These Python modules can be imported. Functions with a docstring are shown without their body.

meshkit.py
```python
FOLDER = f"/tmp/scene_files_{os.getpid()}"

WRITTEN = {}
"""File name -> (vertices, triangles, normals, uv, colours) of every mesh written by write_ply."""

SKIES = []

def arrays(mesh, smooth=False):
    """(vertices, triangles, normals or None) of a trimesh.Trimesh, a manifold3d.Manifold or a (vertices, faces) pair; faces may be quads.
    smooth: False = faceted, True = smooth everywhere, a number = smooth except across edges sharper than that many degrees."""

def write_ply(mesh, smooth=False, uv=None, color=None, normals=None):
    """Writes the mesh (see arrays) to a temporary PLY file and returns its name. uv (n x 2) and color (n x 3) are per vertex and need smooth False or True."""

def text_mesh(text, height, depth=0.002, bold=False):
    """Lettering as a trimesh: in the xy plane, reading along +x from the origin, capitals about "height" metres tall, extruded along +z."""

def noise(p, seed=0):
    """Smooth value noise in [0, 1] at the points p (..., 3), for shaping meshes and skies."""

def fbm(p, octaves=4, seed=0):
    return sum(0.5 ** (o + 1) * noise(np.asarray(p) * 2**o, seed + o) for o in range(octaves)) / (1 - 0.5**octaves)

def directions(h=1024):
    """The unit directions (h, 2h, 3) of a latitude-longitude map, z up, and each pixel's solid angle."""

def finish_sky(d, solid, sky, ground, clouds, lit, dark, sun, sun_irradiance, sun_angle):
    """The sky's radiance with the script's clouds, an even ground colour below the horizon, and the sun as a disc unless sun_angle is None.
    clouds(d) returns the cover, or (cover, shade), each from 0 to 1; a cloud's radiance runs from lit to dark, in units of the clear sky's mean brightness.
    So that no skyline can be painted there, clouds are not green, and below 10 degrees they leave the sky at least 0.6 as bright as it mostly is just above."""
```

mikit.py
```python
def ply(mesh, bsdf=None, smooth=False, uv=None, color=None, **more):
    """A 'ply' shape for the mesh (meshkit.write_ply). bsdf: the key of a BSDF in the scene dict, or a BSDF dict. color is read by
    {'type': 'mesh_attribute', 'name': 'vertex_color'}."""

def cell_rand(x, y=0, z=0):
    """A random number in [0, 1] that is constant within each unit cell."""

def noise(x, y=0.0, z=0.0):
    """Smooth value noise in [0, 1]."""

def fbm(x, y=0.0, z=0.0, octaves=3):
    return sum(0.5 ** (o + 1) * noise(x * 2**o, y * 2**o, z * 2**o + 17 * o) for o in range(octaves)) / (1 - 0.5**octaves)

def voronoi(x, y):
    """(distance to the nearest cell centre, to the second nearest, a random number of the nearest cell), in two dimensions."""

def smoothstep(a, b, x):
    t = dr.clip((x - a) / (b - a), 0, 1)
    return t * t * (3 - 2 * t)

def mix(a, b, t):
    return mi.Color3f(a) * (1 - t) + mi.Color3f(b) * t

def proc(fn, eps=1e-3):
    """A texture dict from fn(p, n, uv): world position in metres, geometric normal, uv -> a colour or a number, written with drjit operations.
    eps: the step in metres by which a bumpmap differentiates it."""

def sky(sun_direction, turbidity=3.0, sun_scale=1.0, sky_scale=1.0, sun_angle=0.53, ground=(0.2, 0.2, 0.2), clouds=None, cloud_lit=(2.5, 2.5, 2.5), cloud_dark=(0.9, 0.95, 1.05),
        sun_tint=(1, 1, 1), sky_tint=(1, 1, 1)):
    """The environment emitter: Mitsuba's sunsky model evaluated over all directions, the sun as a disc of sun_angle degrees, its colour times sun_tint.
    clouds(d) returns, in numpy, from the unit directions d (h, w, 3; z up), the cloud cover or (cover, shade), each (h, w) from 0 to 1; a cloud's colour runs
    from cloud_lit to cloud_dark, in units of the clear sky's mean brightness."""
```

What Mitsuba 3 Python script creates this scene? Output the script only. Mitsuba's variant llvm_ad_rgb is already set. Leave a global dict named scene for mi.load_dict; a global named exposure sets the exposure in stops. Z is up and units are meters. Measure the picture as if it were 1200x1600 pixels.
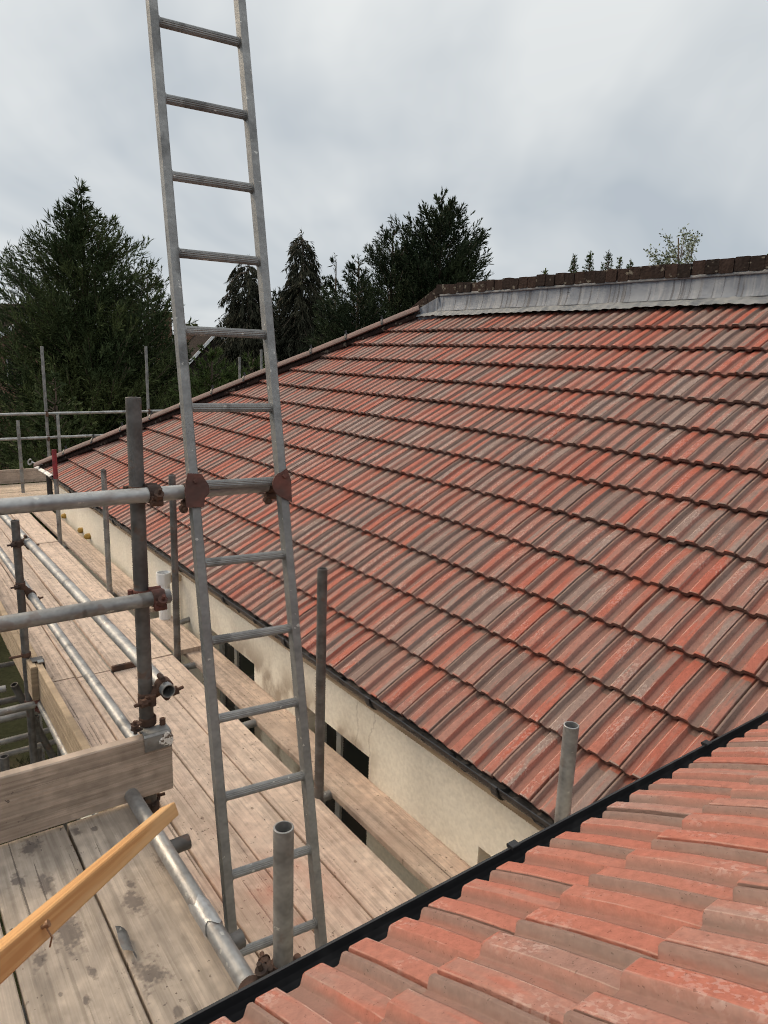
import math, numpy as np, trimesh, drjit as dr, mitsuba as mi, mikit, meshkit
from mikit import proc, noise, fbm, smoothstep, mix, cell_rand
T = mi.ScalarTransform4f
scene, labels = {}, {}
CZ = 7.0                                    # camera height above the ground; all heights below are relative to the camera
# ---------------------------------------------------------------- camera, sky, exposure
FWD = np.array([0.57975878, 0.78635921, -0.2133517]); DOWN = np.array([-0.09924284, -0.19174775, -0.97641367])
RIGHT = np.array([0.80872159, -0.58725803, 0.03312692]); FPX = 1111.84
scene['camera'] = {'type': 'perspective', 'fov_axis': 'x', 'fov': math.degrees(2 * math.atan(600 / FPX)), 'near_clip': 0.05, 'far_clip': 900.0,
                   'to_world': T().look_at(origin=[0, 0, CZ], target=[float(FWD[0]), float(FWD[1]), CZ + float(FWD[2])], up=(-DOWN).tolist())}


SUN = np.array([-0.40, 0.66, 0.62]); SUN = SUN / np.linalg.norm(SUN)


def clouds(d):
    el = np.clip(d[..., 2], 0, 1)
    s = 1.0 / (0.20 + el)
    q = np.stack([d[..., 0] * s, d[..., 1] * s, 0 * s], -1)
    w = meshkit.fbm(q * np.array([0.55, 0.55, 1]) + 3.1, 3, 5) - 0.5
    q2 = q + w[..., None] * np.array([1.9, 0.7, 0])
    n1 = meshkit.fbm(q2 * 1.5 + np.array([2.9, 5.2, 0]), 5, 2)
    rot = np.stack([q2[..., 0] * 0.6 + q2[..., 1] * 0.8, q2[..., 1] * 0.6 - q2[..., 0] * 0.8, q2[..., 2]], -1)
    n2 = meshkit.fbm(rot * np.array([1.1, 3.4, 1]) + 9.0, 5, 8)
    n = 0.56 * n1 + 0.44 * n2
    t = np.clip((n - 0.28) / 0.42, 0, 1)
    glow = np.exp((d @ SUN - 1) * 3.2)                    # brighter round the veiled sun
    h = np.clip((el - 0.30) / 0.65, 0, 1)
    base = 0.86 - 0.06 * el - 0.60 * h * h * (3 - 2 * h) - 0.20 * glow          # an overcast dome: darker low down, brighter overhead
    shade = base + 0.03 + 0.31 * (0.5 - t)
    cover = 0.985 - 0.05 * (1 - t)
    return cover, shade


scene['sky'] = mikit.sky(SUN.tolist(), turbidity=4, sun_scale=0.42, sun_angle=26, clouds=clouds, cloud_lit=(3.3, 3.25, 3.08), cloud_dark=(1.20, 1.32, 1.42),
                         sun_tint=(1.0, 0.965, 0.92))
exposure = 2.05


# ---------------------------------------------------------------- helpers
def numbered(key):
    if key not in used:
        used[key] = 0
        return key
    used[key] += 1
    return '%s_%03d' % (key, used[key])


used = {}


def thing(name, label=None, cat=None, group=None, kind=None):
    key = numbered(name)
    e = {}
    if label: e['label'] = label
    if cat: e['category'] = cat
    if group: e['group'] = group
    if kind: e['kind'] = kind
    labels[key] = e
    return key


def up(m):
    m = m.copy(); m.apply_translation([0, 0, CZ]); return m


def put(key, mesh, bsdf, smooth=False):
    if isinstance(mesh, (list, tuple)):
        mesh = trimesh.util.concatenate(list(mesh))
    scene[key] = mikit.ply(up(mesh), bsdf, smooth=smooth)
    return key


def part(parent, name, mesh, bsdf, smooth=False, label=None, kind=None):
    key = numbered(parent + '__' + name)
    put(key, mesh, bsdf, smooth)
    if label or kind:
        labels[key] = {k: v for k, v in (('label', label), ('kind', kind)) if v}
    return key


def V(*a): return np.array(a, float)


def frame_of(d):
    d = np.asarray(d, float) / np.linalg.norm(d)
    x = np.cross([0, 0, 1.0] if abs(d[2]) < 0.9 else [0, 1.0, 0], d); x /= np.linalg.norm(x)
    return x, np.cross(d, x), d


def sweep(a, b, poly, rows=1, caps=True, xaxis=None, warp=None):
    """A convex outline swept from a to b. poly: (n, 2) in the (x, y) axes square to the way."""
    a, b = np.asarray(a, float), np.asarray(b, float)
    x, y, d = frame_of(b - a)
    if xaxis is not None:
        x = np.asarray(xaxis, float); x = x - d * (x @ d); x /= np.linalg.norm(x); y = np.cross(d, x)
    n = len(poly); vs = []
    for i in range(rows + 1):
        t = i / rows
        P = a + (b - a) * t + poly[:, :1] * x + poly[:, 1:] * y
        if warp is not None: P = warp(P, t)
        vs.append(P)
    v = np.vstack(vs); f = []
    for i in range(rows):
        for k in range(n):
            p, q = i * n + k, i * n + (k + 1) % n
            f += [[p, q, q + n], [p, q + n, p + n]]
    if caps:
        for k in range(1, n - 1):
            f += [[0, k + 1, k], [rows * n, rows * n + k, rows * n + k + 1]]
    return trimesh.Trimesh(v, np.array(f), process=False)


def circle(r, n=20, ph=0.0):
    t = np.arange(n) / n * 2 * np.pi + ph
    return np.stack([r * np.cos(t), r * np.sin(t)], 1)


def rect(w, h, c=0.003):
    x, y = w / 2, h / 2
    return np.array([[-x + c, -y], [x - c, -y], [x, -y + c], [x, y - c], [x - c, y], [-x + c, y], [-x, y - c], [-x, -y + c]])


def box(x0, x1, y0, y1, z0, z1):
    m = trimesh.creation.box((x1 - x0, y1 - y0, z1 - z0)); m.apply_translation([(x0 + x1) / 2, (y0 + y1) / 2, (z0 + z1) / 2]); return m


def pipe(a, b, r=0.02415, wall=0.0042, seg=28, bore=0.2):
    """A hollow tube, open at both ends."""
    a, b = np.asarray(a, float), np.asarray(b, float); L = np.linalg.norm(b - a); bore = min(bore, L * 0.45)
    x, y, d = frame_of(b - a); ri = r - wall
    prof = [(ri, bore), (ri, 0.0), (ri + 0.001, -0.0), (r - 0.001, 0.0), (r, 0.001), (r, L - 0.001), (r - 0.001, L), (ri, L), (ri, L - bore)]
    t = np.arange(seg) / seg * 2 * np.pi; v, f = [], []
    for rr, s in prof:
        v.append(a + d * s + rr * (np.cos(t)[:, None] * x + np.sin(t)[:, None] * y))
    n = seg
    for i in range(len(prof) - 1):
        for k in range(n):
            p, q = i * n + k, i * n + (k + 1) % n
            f += [[p, q, q + n], [p, q + n, p + n]]
    f = np.array(f)[:, ::-1] if False else np.array(f)
    c0 = len(v) * n
    v = np.vstack(v + [[a + d * bore], [b - d * bore]])
    e = []
    for k in range(n):
        e += [[c0, k, (k + 1) % n], [c0 + 1, (len(prof) - 1) * n + (k + 1) % n, (len(prof) - 1) * n + k]]
    return trimesh.Trimesh(v, np.vstack([f, e]), process=False)


def rough(m, amp, freq, seed=0):
    m = m.copy(); n = m.vertex_normals
    m.vertices = m.vertices + n * ((meshkit.fbm(m.vertices * freq, 3, seed) - 0.5) * 2 * amp)[:, None]
    return m


# ---------------------------------------------------------------- materials
def tw(**b): return {'type': 'twosided', 'bsdf': b}


def prin(fn, rough_=0.6, metallic=0.0, bump=None, scale=0.002, eps=1e-3, **more):
    b = {'type': 'principled', 'base_color': proc(fn) if callable(fn) else {'type': 'rgb', 'value': list(fn)},
         'roughness': proc(rough_) if callable(rough_) else float(rough_), 'metallic': float(metallic), **more}
    if bump is not None:
        b = {'type': 'bumpmap', 'arbitrary': proc(bump, eps=eps), 'scale': float(scale), 'bsdf': b}
    return {'type': 'twosided', 'bsdf': b}


SL = math.radians(32.1); CA, SA, TA = math.cos(SL), math.sin(SL), math.tan(SL)
GA, COV = 0.304, 0.2                       # tile gauge and cover width
EX, EZ = 1.94, -1.625                      # line of the main eave
S0 = -0.033                                # slope distance of the first tail from that line
FY, FZ = 0.964, -1.135                     # line of the front eave


def tile_color(a, s, t, p, n, ux, uy, fade=0.0):
    """a: metres along the eave, s: course number, t: metres up the slope; ux, uy: the way up the slope."""
    roll = dr.floor(a / 0.1)
    r1 = cell_rand(roll, dr.floor(s), 3); r2 = cell_rand(dr.floor(a / COV), dr.floor(s), 9); r3 = cell_rand(roll, dr.floor(s), 21)
    st = fbm(a * 26, t * 3.2, 4.0 + r2 * 9, 3); st2 = fbm(a * 70, t * 9, 7.0, 3); sp = fbm(p.x * 75, p.y * 75, p.z * 75, 4); grit = noise(p.x * 330, p.y * 330, p.z * 330)
    k = dr.clip(0.72 * r1 + 0.16 * r2 + 0.9 * (st - 0.5) + 0.45 * (st2 - 0.5) + 0.07 - 0.5 * fade, 0, 1)
    red = mix((0.345, 0.088, 0.056), (0.325, 0.112, 0.080), r3)
    pink = mix((0.315, 0.132, 0.102), (0.285, 0.142, 0.115), r2)
    brown = mix((0.185, 0.118, 0.102), (0.250, 0.178, 0.158), r3)
    c = mix(mix(red, pink, smoothstep(0.30, 0.48, k)), brown, smoothstep(0.58, 0.76, k))
    c = mix(c, mi.Color3f(0.44, 0.215, 0.165), fade)
    c = c * (0.62 + 0.40 * sp + 0.16 * grit)
    f = a / COV - dr.floor(a / COV)
    edge = smoothstep(0.010, 0.003, dr.abs(f - 0.214)) + smoothstep(0.010, 0.003, dr.abs(f - 0.698)) + 0.5 * (smoothstep(0.008, 0.002, dr.abs(f - 0.507)) + smoothstep(0.008, 0.002, dr.abs(f - 0.012)))
    c = mix(c, mi.Color3f(0.50, 0.38, 0.33), edge * 0.55 * smoothstep(0.35, 0.6, fbm(a * 9, t * 14, 5.0, 3)))          # worn arrises
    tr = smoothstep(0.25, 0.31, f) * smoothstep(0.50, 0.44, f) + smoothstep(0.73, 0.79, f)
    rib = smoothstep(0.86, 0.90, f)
    c = mix(c, mix((0.120, 0.074, 0.063), (0.175, 0.115, 0.095), 2 * fade), tr * (0.30 + 0.55 * st))                             # grime mixed with painted shade, in the pans and up the flanks
    c = mix(c, mi.Color3f(0.195, 0.138, 0.118) * (0.7 + 0.6 * sp), rib * 0.6)                                        # the bare interlock rib
    scr = smoothstep(0.53, 0.66, fbm(a * 190, t * 110, 3.0, 3)) * smoothstep(0.52, 0.68, fbm(p.x * 6.1, p.y * 6.1, 2.0, 3)) * (1 - tr)
    c = mix(c, mi.Color3f(0.52, 0.42, 0.39), scr * 0.28)                                                              # pale scuffs
    speck = smoothstep(0.86, 0.92, noise(p.x * 240, p.y * 240, p.z * 240))
    c = c * (1 - 0.35 * speck)
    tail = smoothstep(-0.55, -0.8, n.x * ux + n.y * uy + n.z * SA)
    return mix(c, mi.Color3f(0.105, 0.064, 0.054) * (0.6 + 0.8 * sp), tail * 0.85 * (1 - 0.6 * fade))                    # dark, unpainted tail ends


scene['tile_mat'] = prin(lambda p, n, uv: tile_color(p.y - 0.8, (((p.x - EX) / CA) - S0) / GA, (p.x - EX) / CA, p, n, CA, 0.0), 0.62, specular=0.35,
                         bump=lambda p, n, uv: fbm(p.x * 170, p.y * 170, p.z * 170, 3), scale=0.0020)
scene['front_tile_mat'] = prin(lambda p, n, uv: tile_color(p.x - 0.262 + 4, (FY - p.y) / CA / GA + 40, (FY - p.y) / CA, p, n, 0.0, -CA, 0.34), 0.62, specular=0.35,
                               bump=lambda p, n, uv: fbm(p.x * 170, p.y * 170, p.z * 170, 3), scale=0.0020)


def hip_color(p, n, uv):
    s = fbm(p.x * 9, p.y * 9, p.z * 9, 4); q = fbm(p.x * 60, p.y * 60, p.z * 60, 2)
    return mix((0.150, 0.108, 0.100), (0.180, 0.118, 0.106), smoothstep(0.35, 0.65, s)) * (0.8 + 0.4 * q)


scene['hip_mat'] = prin(hip_color, 0.7, specular=0.3, bump=lambda p, n, uv: fbm(p.x * 90, p.y * 90, p.z * 90, 3), scale=0.002)


STAINS = [(0.297, 2.223, 0.026), (0.296, 2.007, 0.022), (0.228, 2.055, 0.017), (0.313, 1.797, 0.042), (0.491, 1.786, 0.031), (0.608, 1.929, 0.026), (0.308, 1.54, 0.009), (0.449, 1.545, 0.034), (0.506, 1.892, 0.016), (0.421, 2.208, 0.016), (0.227, 1.735, 0.016), (0.33, 1.62, 0.012)]


def board_mat(ax, tone, dust=0.0, seed=0.0, stains=False, pitch=0.2288, off=0.77, dark=(0.17, 0.125, 0.095)):
    def col(p, n, uv):
        u, v = (p.x, p.y) if ax == 'y' else ((p.z, p.x) if ax == 'xz' else ((p.z, p.y) if ax == 'yz' else (p.y, p.x)))
        b = dr.floor((u - off) / pitch) if ax in ('y', 'x') else dr.floor(v * 0.0)
        r = cell_rand(b, 5, seed)
        w = 0.012 * (fbm(u * 6, v * 1.2, seed + b, 2) - 0.5)
        g = fbm((u + w) * 85, v * 2.0, seed + b * 3.7, 4); g2 = fbm((u + w) * 330, v * 9, seed + b, 3)
        blot = fbm(u * 6, v * 4, seed + 11, 4); fine = fbm(u * 34, v * 30, seed + 2, 3)
        c = mix(tone, mi.Color3f(tone) * 0.74, smoothstep(0.40, 0.72, g)) * (0.88 + 0.2 * r) * (0.86 + 0.28 * g2)
        c = c * (0.74 + 0.52 * fine)
        c = mix(c, mi.Color3f(dark), smoothstep(0.60, 0.68, blot + 0.25 * (fine - 0.5)) * 0.22)
        crack = smoothstep(0.755, 0.775, fbm((u + w) * 105, v * 1.5, seed + b * 5.1 + 31, 2)) * smoothstep(0.45, 0.6, noise(u * 4, v * 1.7, seed + 3))
        c = c * (1 - (0.22 if ax in ('xz', 'yz') else 0.55) * crack)
        if ax in ('y', 'x'):
            vi = dr.floor(v / 0.55); ku = off + pitch * (b + 0.2 + 0.6 * cell_rand(b, vi, seed + 1)); kv = (vi + cell_rand(b, vi, seed + 2)) * 0.55; ks = 0.005 + 0.007 * cell_rand(b, vi, seed + 4)
            kd = dr.sqrt(dr.square((u - ku) / ks) + dr.square((v - kv) / (ks * 1.5))) + 0.5 * (fine - 0.5)
            c = mix(c, mi.Color3f(dark) * 0.8, smoothstep(1.2, 0.7, kd) * 0.65 * smoothstep(0.40, 0.45, cell_rand(b, vi, seed + 3)))
        fleck = smoothstep(0.76, 0.84, fbm(u * 85, v * 65, seed + 8, 3)) * smoothstep(0.40, 0.55, fbm(u * 5, v * 4.4, seed + 19, 2))
        c = mix(c, mi.Color3f(0.055, 0.042, 0.038), fleck * 0.7)
        if stains:
            wx, wy = 0.05 * (fbm(p.x * 17, p.y * 13, 6.0, 3) - 0.5), 0.09 * (fbm(p.x * 15, p.y * 9, 9.0, 3) - 0.5)
            e = fbm(p.x * 26, p.y * 26, 2.0, 4); e2 = fbm(p.x * 110, p.y * 110, 4.0, 2)
            for sx, sy, sr in STAINS:
                q = dr.sqrt(dr.square((p.x - sx + wx) / sr) + dr.square((p.y - sy + wy) / (sr * 1.7)))
                c = mix(c, mi.Color3f(0.095, 0.080, 0.076), smoothstep(1.35, 0.35, q + 0.9 * (e - 0.5) + 1.1 * (e2 - 0.5) + 0.9 * (g - 0.5)) * 0.72)
        if dust:
            d1 = smoothstep(0.35, 0.75, fbm(u * 7, v * 5, 3.3, 4))
            blob = dr.exp(-(dr.square((p.x - 1.20) / 0.17) + dr.square((p.y - 2.32) / 0.22)))
            c = mix(c, mi.Color3f(0.40, 0.15, 0.105), dr.clip(blob * (0.25 + 1.0 * d1), 0, 0.85))
            c = mix(c, mi.Color3f(0.40, 0.21, 0.155), 0.30 * d1 * smoothstep(5.0, 2.0, p.y) * dust)
        return c

    def bmp(p, n, uv):
        u, v = (p.x, p.y) if ax == 'y' else ((p.z, p.x) if ax == 'xz' else ((p.z, p.y) if ax == 'yz' else (p.y, p.x)))
        return fbm(u * 120, v * 3, seed, 3) + 0.5 * fbm(u * 60, v * 60, seed, 2)
    return prin(col, 0.85, specular=0.15, bump=bmp, scale=0.0025)


scene['deck_mat'] = board_mat('y', (0.535, 0.43, 0.36), dust=0.6, seed=1.0)
scene['near_board_mat'] = board_mat('y', (0.44, 0.375, 0.315), seed=5.0, stains=True, pitch=0.235, off=0.172, dark=(0.11, 0.095, 0.09))
scene['cross_board_mat'] = board_mat('x', (0.45, 0.35, 0.265), seed=8.0, pitch=0.235, off=11.4)
scene['toe_mat'] = board_mat('xz', (0.39, 0.315, 0.26), seed=12.0, dark=(0.15, 0.115, 0.095))
scene['side_toe_mat'] = board_mat('yz', (0.40, 0.31, 0.22), seed=15.0)


def metal(base, dark, seed, rust=0.0, splash=False):
    def col(p, n, uv):
        a = fbm(p.x * 14, p.y * 14, p.z * 14 + seed, 4); b = fbm(p.x * 90, p.y * 90, p.z * 90 + seed, 2)
        c = mix(base, dark, smoothstep(0.35, 0.68, a)) * (0.82 + 0.36 * b)
        if rust:
            r = smoothstep(0.62, 0.74, fbm(p.x * 22 + 5, p.y * 22, p.z * 22 + seed, 4))
            c = mix(c, mi.Color3f(0.17, 0.085, 0.05), r * rust)
        if splash:
            c = mix(c, mi.Color3f(0.60, 0.59, 0.56), smoothstep(0.77, 0.80, fbm(p.x * 50, p.y * 50, p.z * 50 + seed, 3)) * 0.8)
            c = c * (1 - 0.35 * smoothstep(0.60, 0.68, fbm(p.x * 10, p.y * 10, p.z * 4 + seed, 5)))
        return c
    return col


def rgh(lo, hi, seed):
    return lambda p, n, uv: lo + (hi - lo) * fbm(p.x * 30, p.y * 30, p.z * 30 + seed, 3)


scene['galv_mat'] = prin(metal((0.40, 0.405, 0.405), (0.285, 0.29, 0.295), 1.0, 0.25, True), rgh(0.40, 0.62, 1.0), 0.7)
scene['dull_mat'] = prin(metal((0.30, 0.30, 0.295), (0.20, 0.20, 0.20), 4.0, 0.35, True), rgh(0.42, 0.65, 4.0), 0.6)
scene['dark_tube_mat'] = prin(metal((0.155, 0.150, 0.148), (0.095, 0.088, 0.085), 7.0, 0.5), rgh(0.45, 0.7, 7.0), 0.5)
scene['ladder_mat'] = prin(metal((0.265, 0.27, 0.27), (0.215, 0.218, 0.22), 10.0, 0.0, True), rgh(0.46, 0.60, 10.0), 0.55)
scene['rust_mat'] = prin(metal((0.115, 0.066, 0.048), (0.050, 0.036, 0.032), 2.0), 0.82, 0.1, specular=0.25,
                         bump=lambda p, n, uv: fbm(p.x * 160, p.y * 160, p.z * 160, 3), scale=0.004)
scene['red_rust_mat'] = prin(metal((0.140, 0.056, 0.045), (0.082, 0.044, 0.038), 3.0), 0.7, 0.1, specular=0.3,
                             bump=lambda p, n, uv: fbm(p.x * 120, p.y * 120, p.z * 120, 3), scale=0.002)
scene['red_paint_mat'] = prin(metal((0.23, 0.022, 0.032), (0.15, 0.025, 0.03), 6.0, 0.3), 0.5, 0.0)


def render_col(p, n, uv):
    z = p.z - CZ
    a = fbm(p.y * 3, p.z * 3, p.x * 3, 4); g = fbm(p.y * 70, p.z * 70, 1.0, 3); v = fbm(p.y * 6, p.z * 5, 4.0, 5)
    c = mix((0.70, 0.67, 0.59), (0.65, 0.615, 0.535), smoothstep(0.35, 0.7, a)) * (0.88 + 0.24 * g)
    low = smoothstep(-1.85, -2.12, z + 0.12 * (a - 0.5))
    dirt = smoothstep(0.38, 0.66, v) * low * smoothstep(2.55, 3.0, p.y) * smoothstep(5.2, 4.4, p.y)
    c = mix(c, mi.Color3f(0.24, 0.185, 0.135), dirt * 0.75)
    w = 0.05 * (fbm(p.z * 9, 3.0, 0.0, 4) - 0.5) + 0.012 * (fbm(p.z * 60, 2.0, 0.0, 2) - 0.5)
    crack = smoothstep(0.010, 0.003, dr.abs(p.y - 2.93 - w)) + smoothstep(0.008, 0.003, dr.abs(p.y - 2.76 + w * 1.4 + 0.2 * (z + 1.9)))
    return mix(c, mi.Color3f(0.16, 0.13, 0.10), dr.clip(crack, 0, 1) * 0.25 * smoothstep(-1.72, -1.82, z))


scene['render_mat'] = prin(render_col, 0.9, specular=0.1, bump=lambda p, n, uv: fbm(p.x * 80, p.y * 80, p.z * 80, 3), scale=0.003)
scene['fascia_mat'] = prin(lambda p, n, uv: mix((0.40, 0.31, 0.21), (0.27, 0.20, 0.135), smoothstep(0.4, 0.65, fbm(p.y * 5, p.z * 40, p.x * 5, 4))), 0.8)
scene['black_mat'] = prin(lambda p, n, uv: mix((0.016, 0.017, 0.020), (0.032, 0.033, 0.036), smoothstep(0.5, 0.8, fbm(p.x * 20, p.y * 20, p.z * 20, 3))), 0.42, specular=0.5)
scene['felt_mat'] = prin(lambda p, n, uv: mix((0.013, 0.013, 0.014), (0.05, 0.043, 0.04), smoothstep(0.45, 0.75, fbm(p.x * 40, p.y * 40, p.z * 40, 3))), 0.8, specular=0.3)


def lead_col(p, n, uv):
    s = fbm(p.y * 16, p.z * 1.5, 2.0, 4); b = fbm(p.y * 3, p.z * 8, 7.0, 3); w = smoothstep(0.52, 0.70, fbm(p.y * 30, p.z * 2.2, 5.0, 4))
    c = mix((0.120, 0.142, 0.180), (0.185, 0.212, 0.255), smoothstep(0.35, 0.65, 0.5 * s + 0.5 * b))
    c = mix(c, mi.Color3f(0.07, 0.075, 0.09), smoothstep(0.60, 0.72, fbm(p.y * 45, p.z * 1.2, 9.0, 3)) * 0.8)
    return mix(c, mi.Color3f(0.36, 0.38, 0.40), w * 0.30)


scene['lead_mat'] = prin(lead_col, 0.6, 0.0, specular=0.35, bump=lambda p, n, uv: fbm(p.y * 24, p.z * 12, p.x * 24, 3), scale=0.006)
scene['apron_mat'] = prin(lambda p, n, uv: mix((0.20, 0.21, 0.22), (0.12, 0.134, 0.152), smoothstep(0.4, 0.7, fbm(p.y * 14, p.x * 14, p.z * 9, 4))), 0.65, 0.0,
                          bump=lambda p, n, uv: fbm(p.y * 40, p.x * 40, p.z * 40, 3), scale=0.004)


def coping_col(p, n, uv):
    a = fbm(p.x * 14, p.y * 55, p.z * 9, 4); r = cell_rand(dr.floor((p.y - 0.8) / 0.1135), 4, 4)
    c = mix((0.020, 0.0155, 0.0145), (0.042, 0.028, 0.024), r) * (0.45 + 1.1 * a)
    l = smoothstep(0.66, 0.72, fbm(p.x * 24, p.y * 24, p.z * 24 + 3, 3))
    return mix(c, mi.Color3f(0.25, 0.24, 0.20), l * 0.5)


scene['coping_mat'] = prin(coping_col, 0.9, specular=0.15, bump=lambda p, n, uv: fbm(p.x * 70, p.y * 70, p.z * 70, 3), scale=0.006)
scene['white_mat'] = prin(lambda p, n, uv: mix((0.66, 0.68, 0.70), (0.55, 0.56, 0.56), smoothstep(0.5, 0.8, fbm(p.x * 25, p.y * 25, p.z * 6, 3))), 0.4)
scene['plaster_mat'] = prin(lambda p, n, uv: mix((0.16, 0.13, 0.11), (0.66, 0.64, 0.61), smoothstep(0.40, 0.50, fbm(p.x * 110, p.y * 110, p.z * 110, 3))), 0.9)
scene['frame_mat'] = prin((0.33, 0.33, 0.32), 0.5)
scene['glass_mat'] = {'type': 'twosided', 'bsdf': {'type': 'principled', 'base_color': {'type': 'rgb', 'value': [0.012, 0.014, 0.016]}, 'roughness': 0.08, 'specular': 0.6}}


def timber_col(p, n, uv):
    q = p.z - CZ; u = p.x * 0.498 + p.y * 0.763 - q * 0.412; v = p.x * -0.837 + p.y * 0.547; w = p.x * 0.226 + p.y * 0.345 + q * 0.911
    g = fbm(v * 90, u * 2.2, w * 90, 4); b = fbm(v * 28, u * 1.3, w * 28 + 4, 3)
    c = mix((0.51, 0.285, 0.122), (0.41, 0.20, 0.075), smoothstep(0.38, 0.68, g))
    return mix(c, mi.Color3f(0.57, 0.37, 0.19), smoothstep(0.50, 0.70, b) * 0.6)


scene['timber_mat'] = prin(timber_col, 0.65, specular=0.3, bump=lambda p, n, uv: fbm(p.x * 90, p.y * 90, p.z * 90, 3), scale=0.0012)
scene['steel_mat'] = prin((0.26, 0.15, 0.085), 0.5, 0.3)
scene['foam_mat'] = prin(lambda p, n, uv: mix((0.42, 0.27, 0.06), (0.28, 0.17, 0.05), noise(p.x * 60, p.y * 60, p.z * 60)), 0.8)
scene['zinc_mat'] = prin(metal((0.52, 0.53, 0.54), (0.36, 0.37, 0.38), 20.0), 0.42, 0.6)


def leaf_mat(a, b, seed):
    def col(p, n, uv):
        k = fbm(p.x * 0.9, p.y * 0.9, p.z * 0.9 + seed, 3); r = noise(p.x * 14, p.y * 14, p.z * 14)
        return mix(a, b, smoothstep(0.38, 0.66, k)) * (0.6 + 0.8 * r)
    return {'type': 'twosided', 'bsdf': {'type': 'principled', 'base_color': proc(col), 'roughness': 0.75, 'specular': 0.15}}


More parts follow.
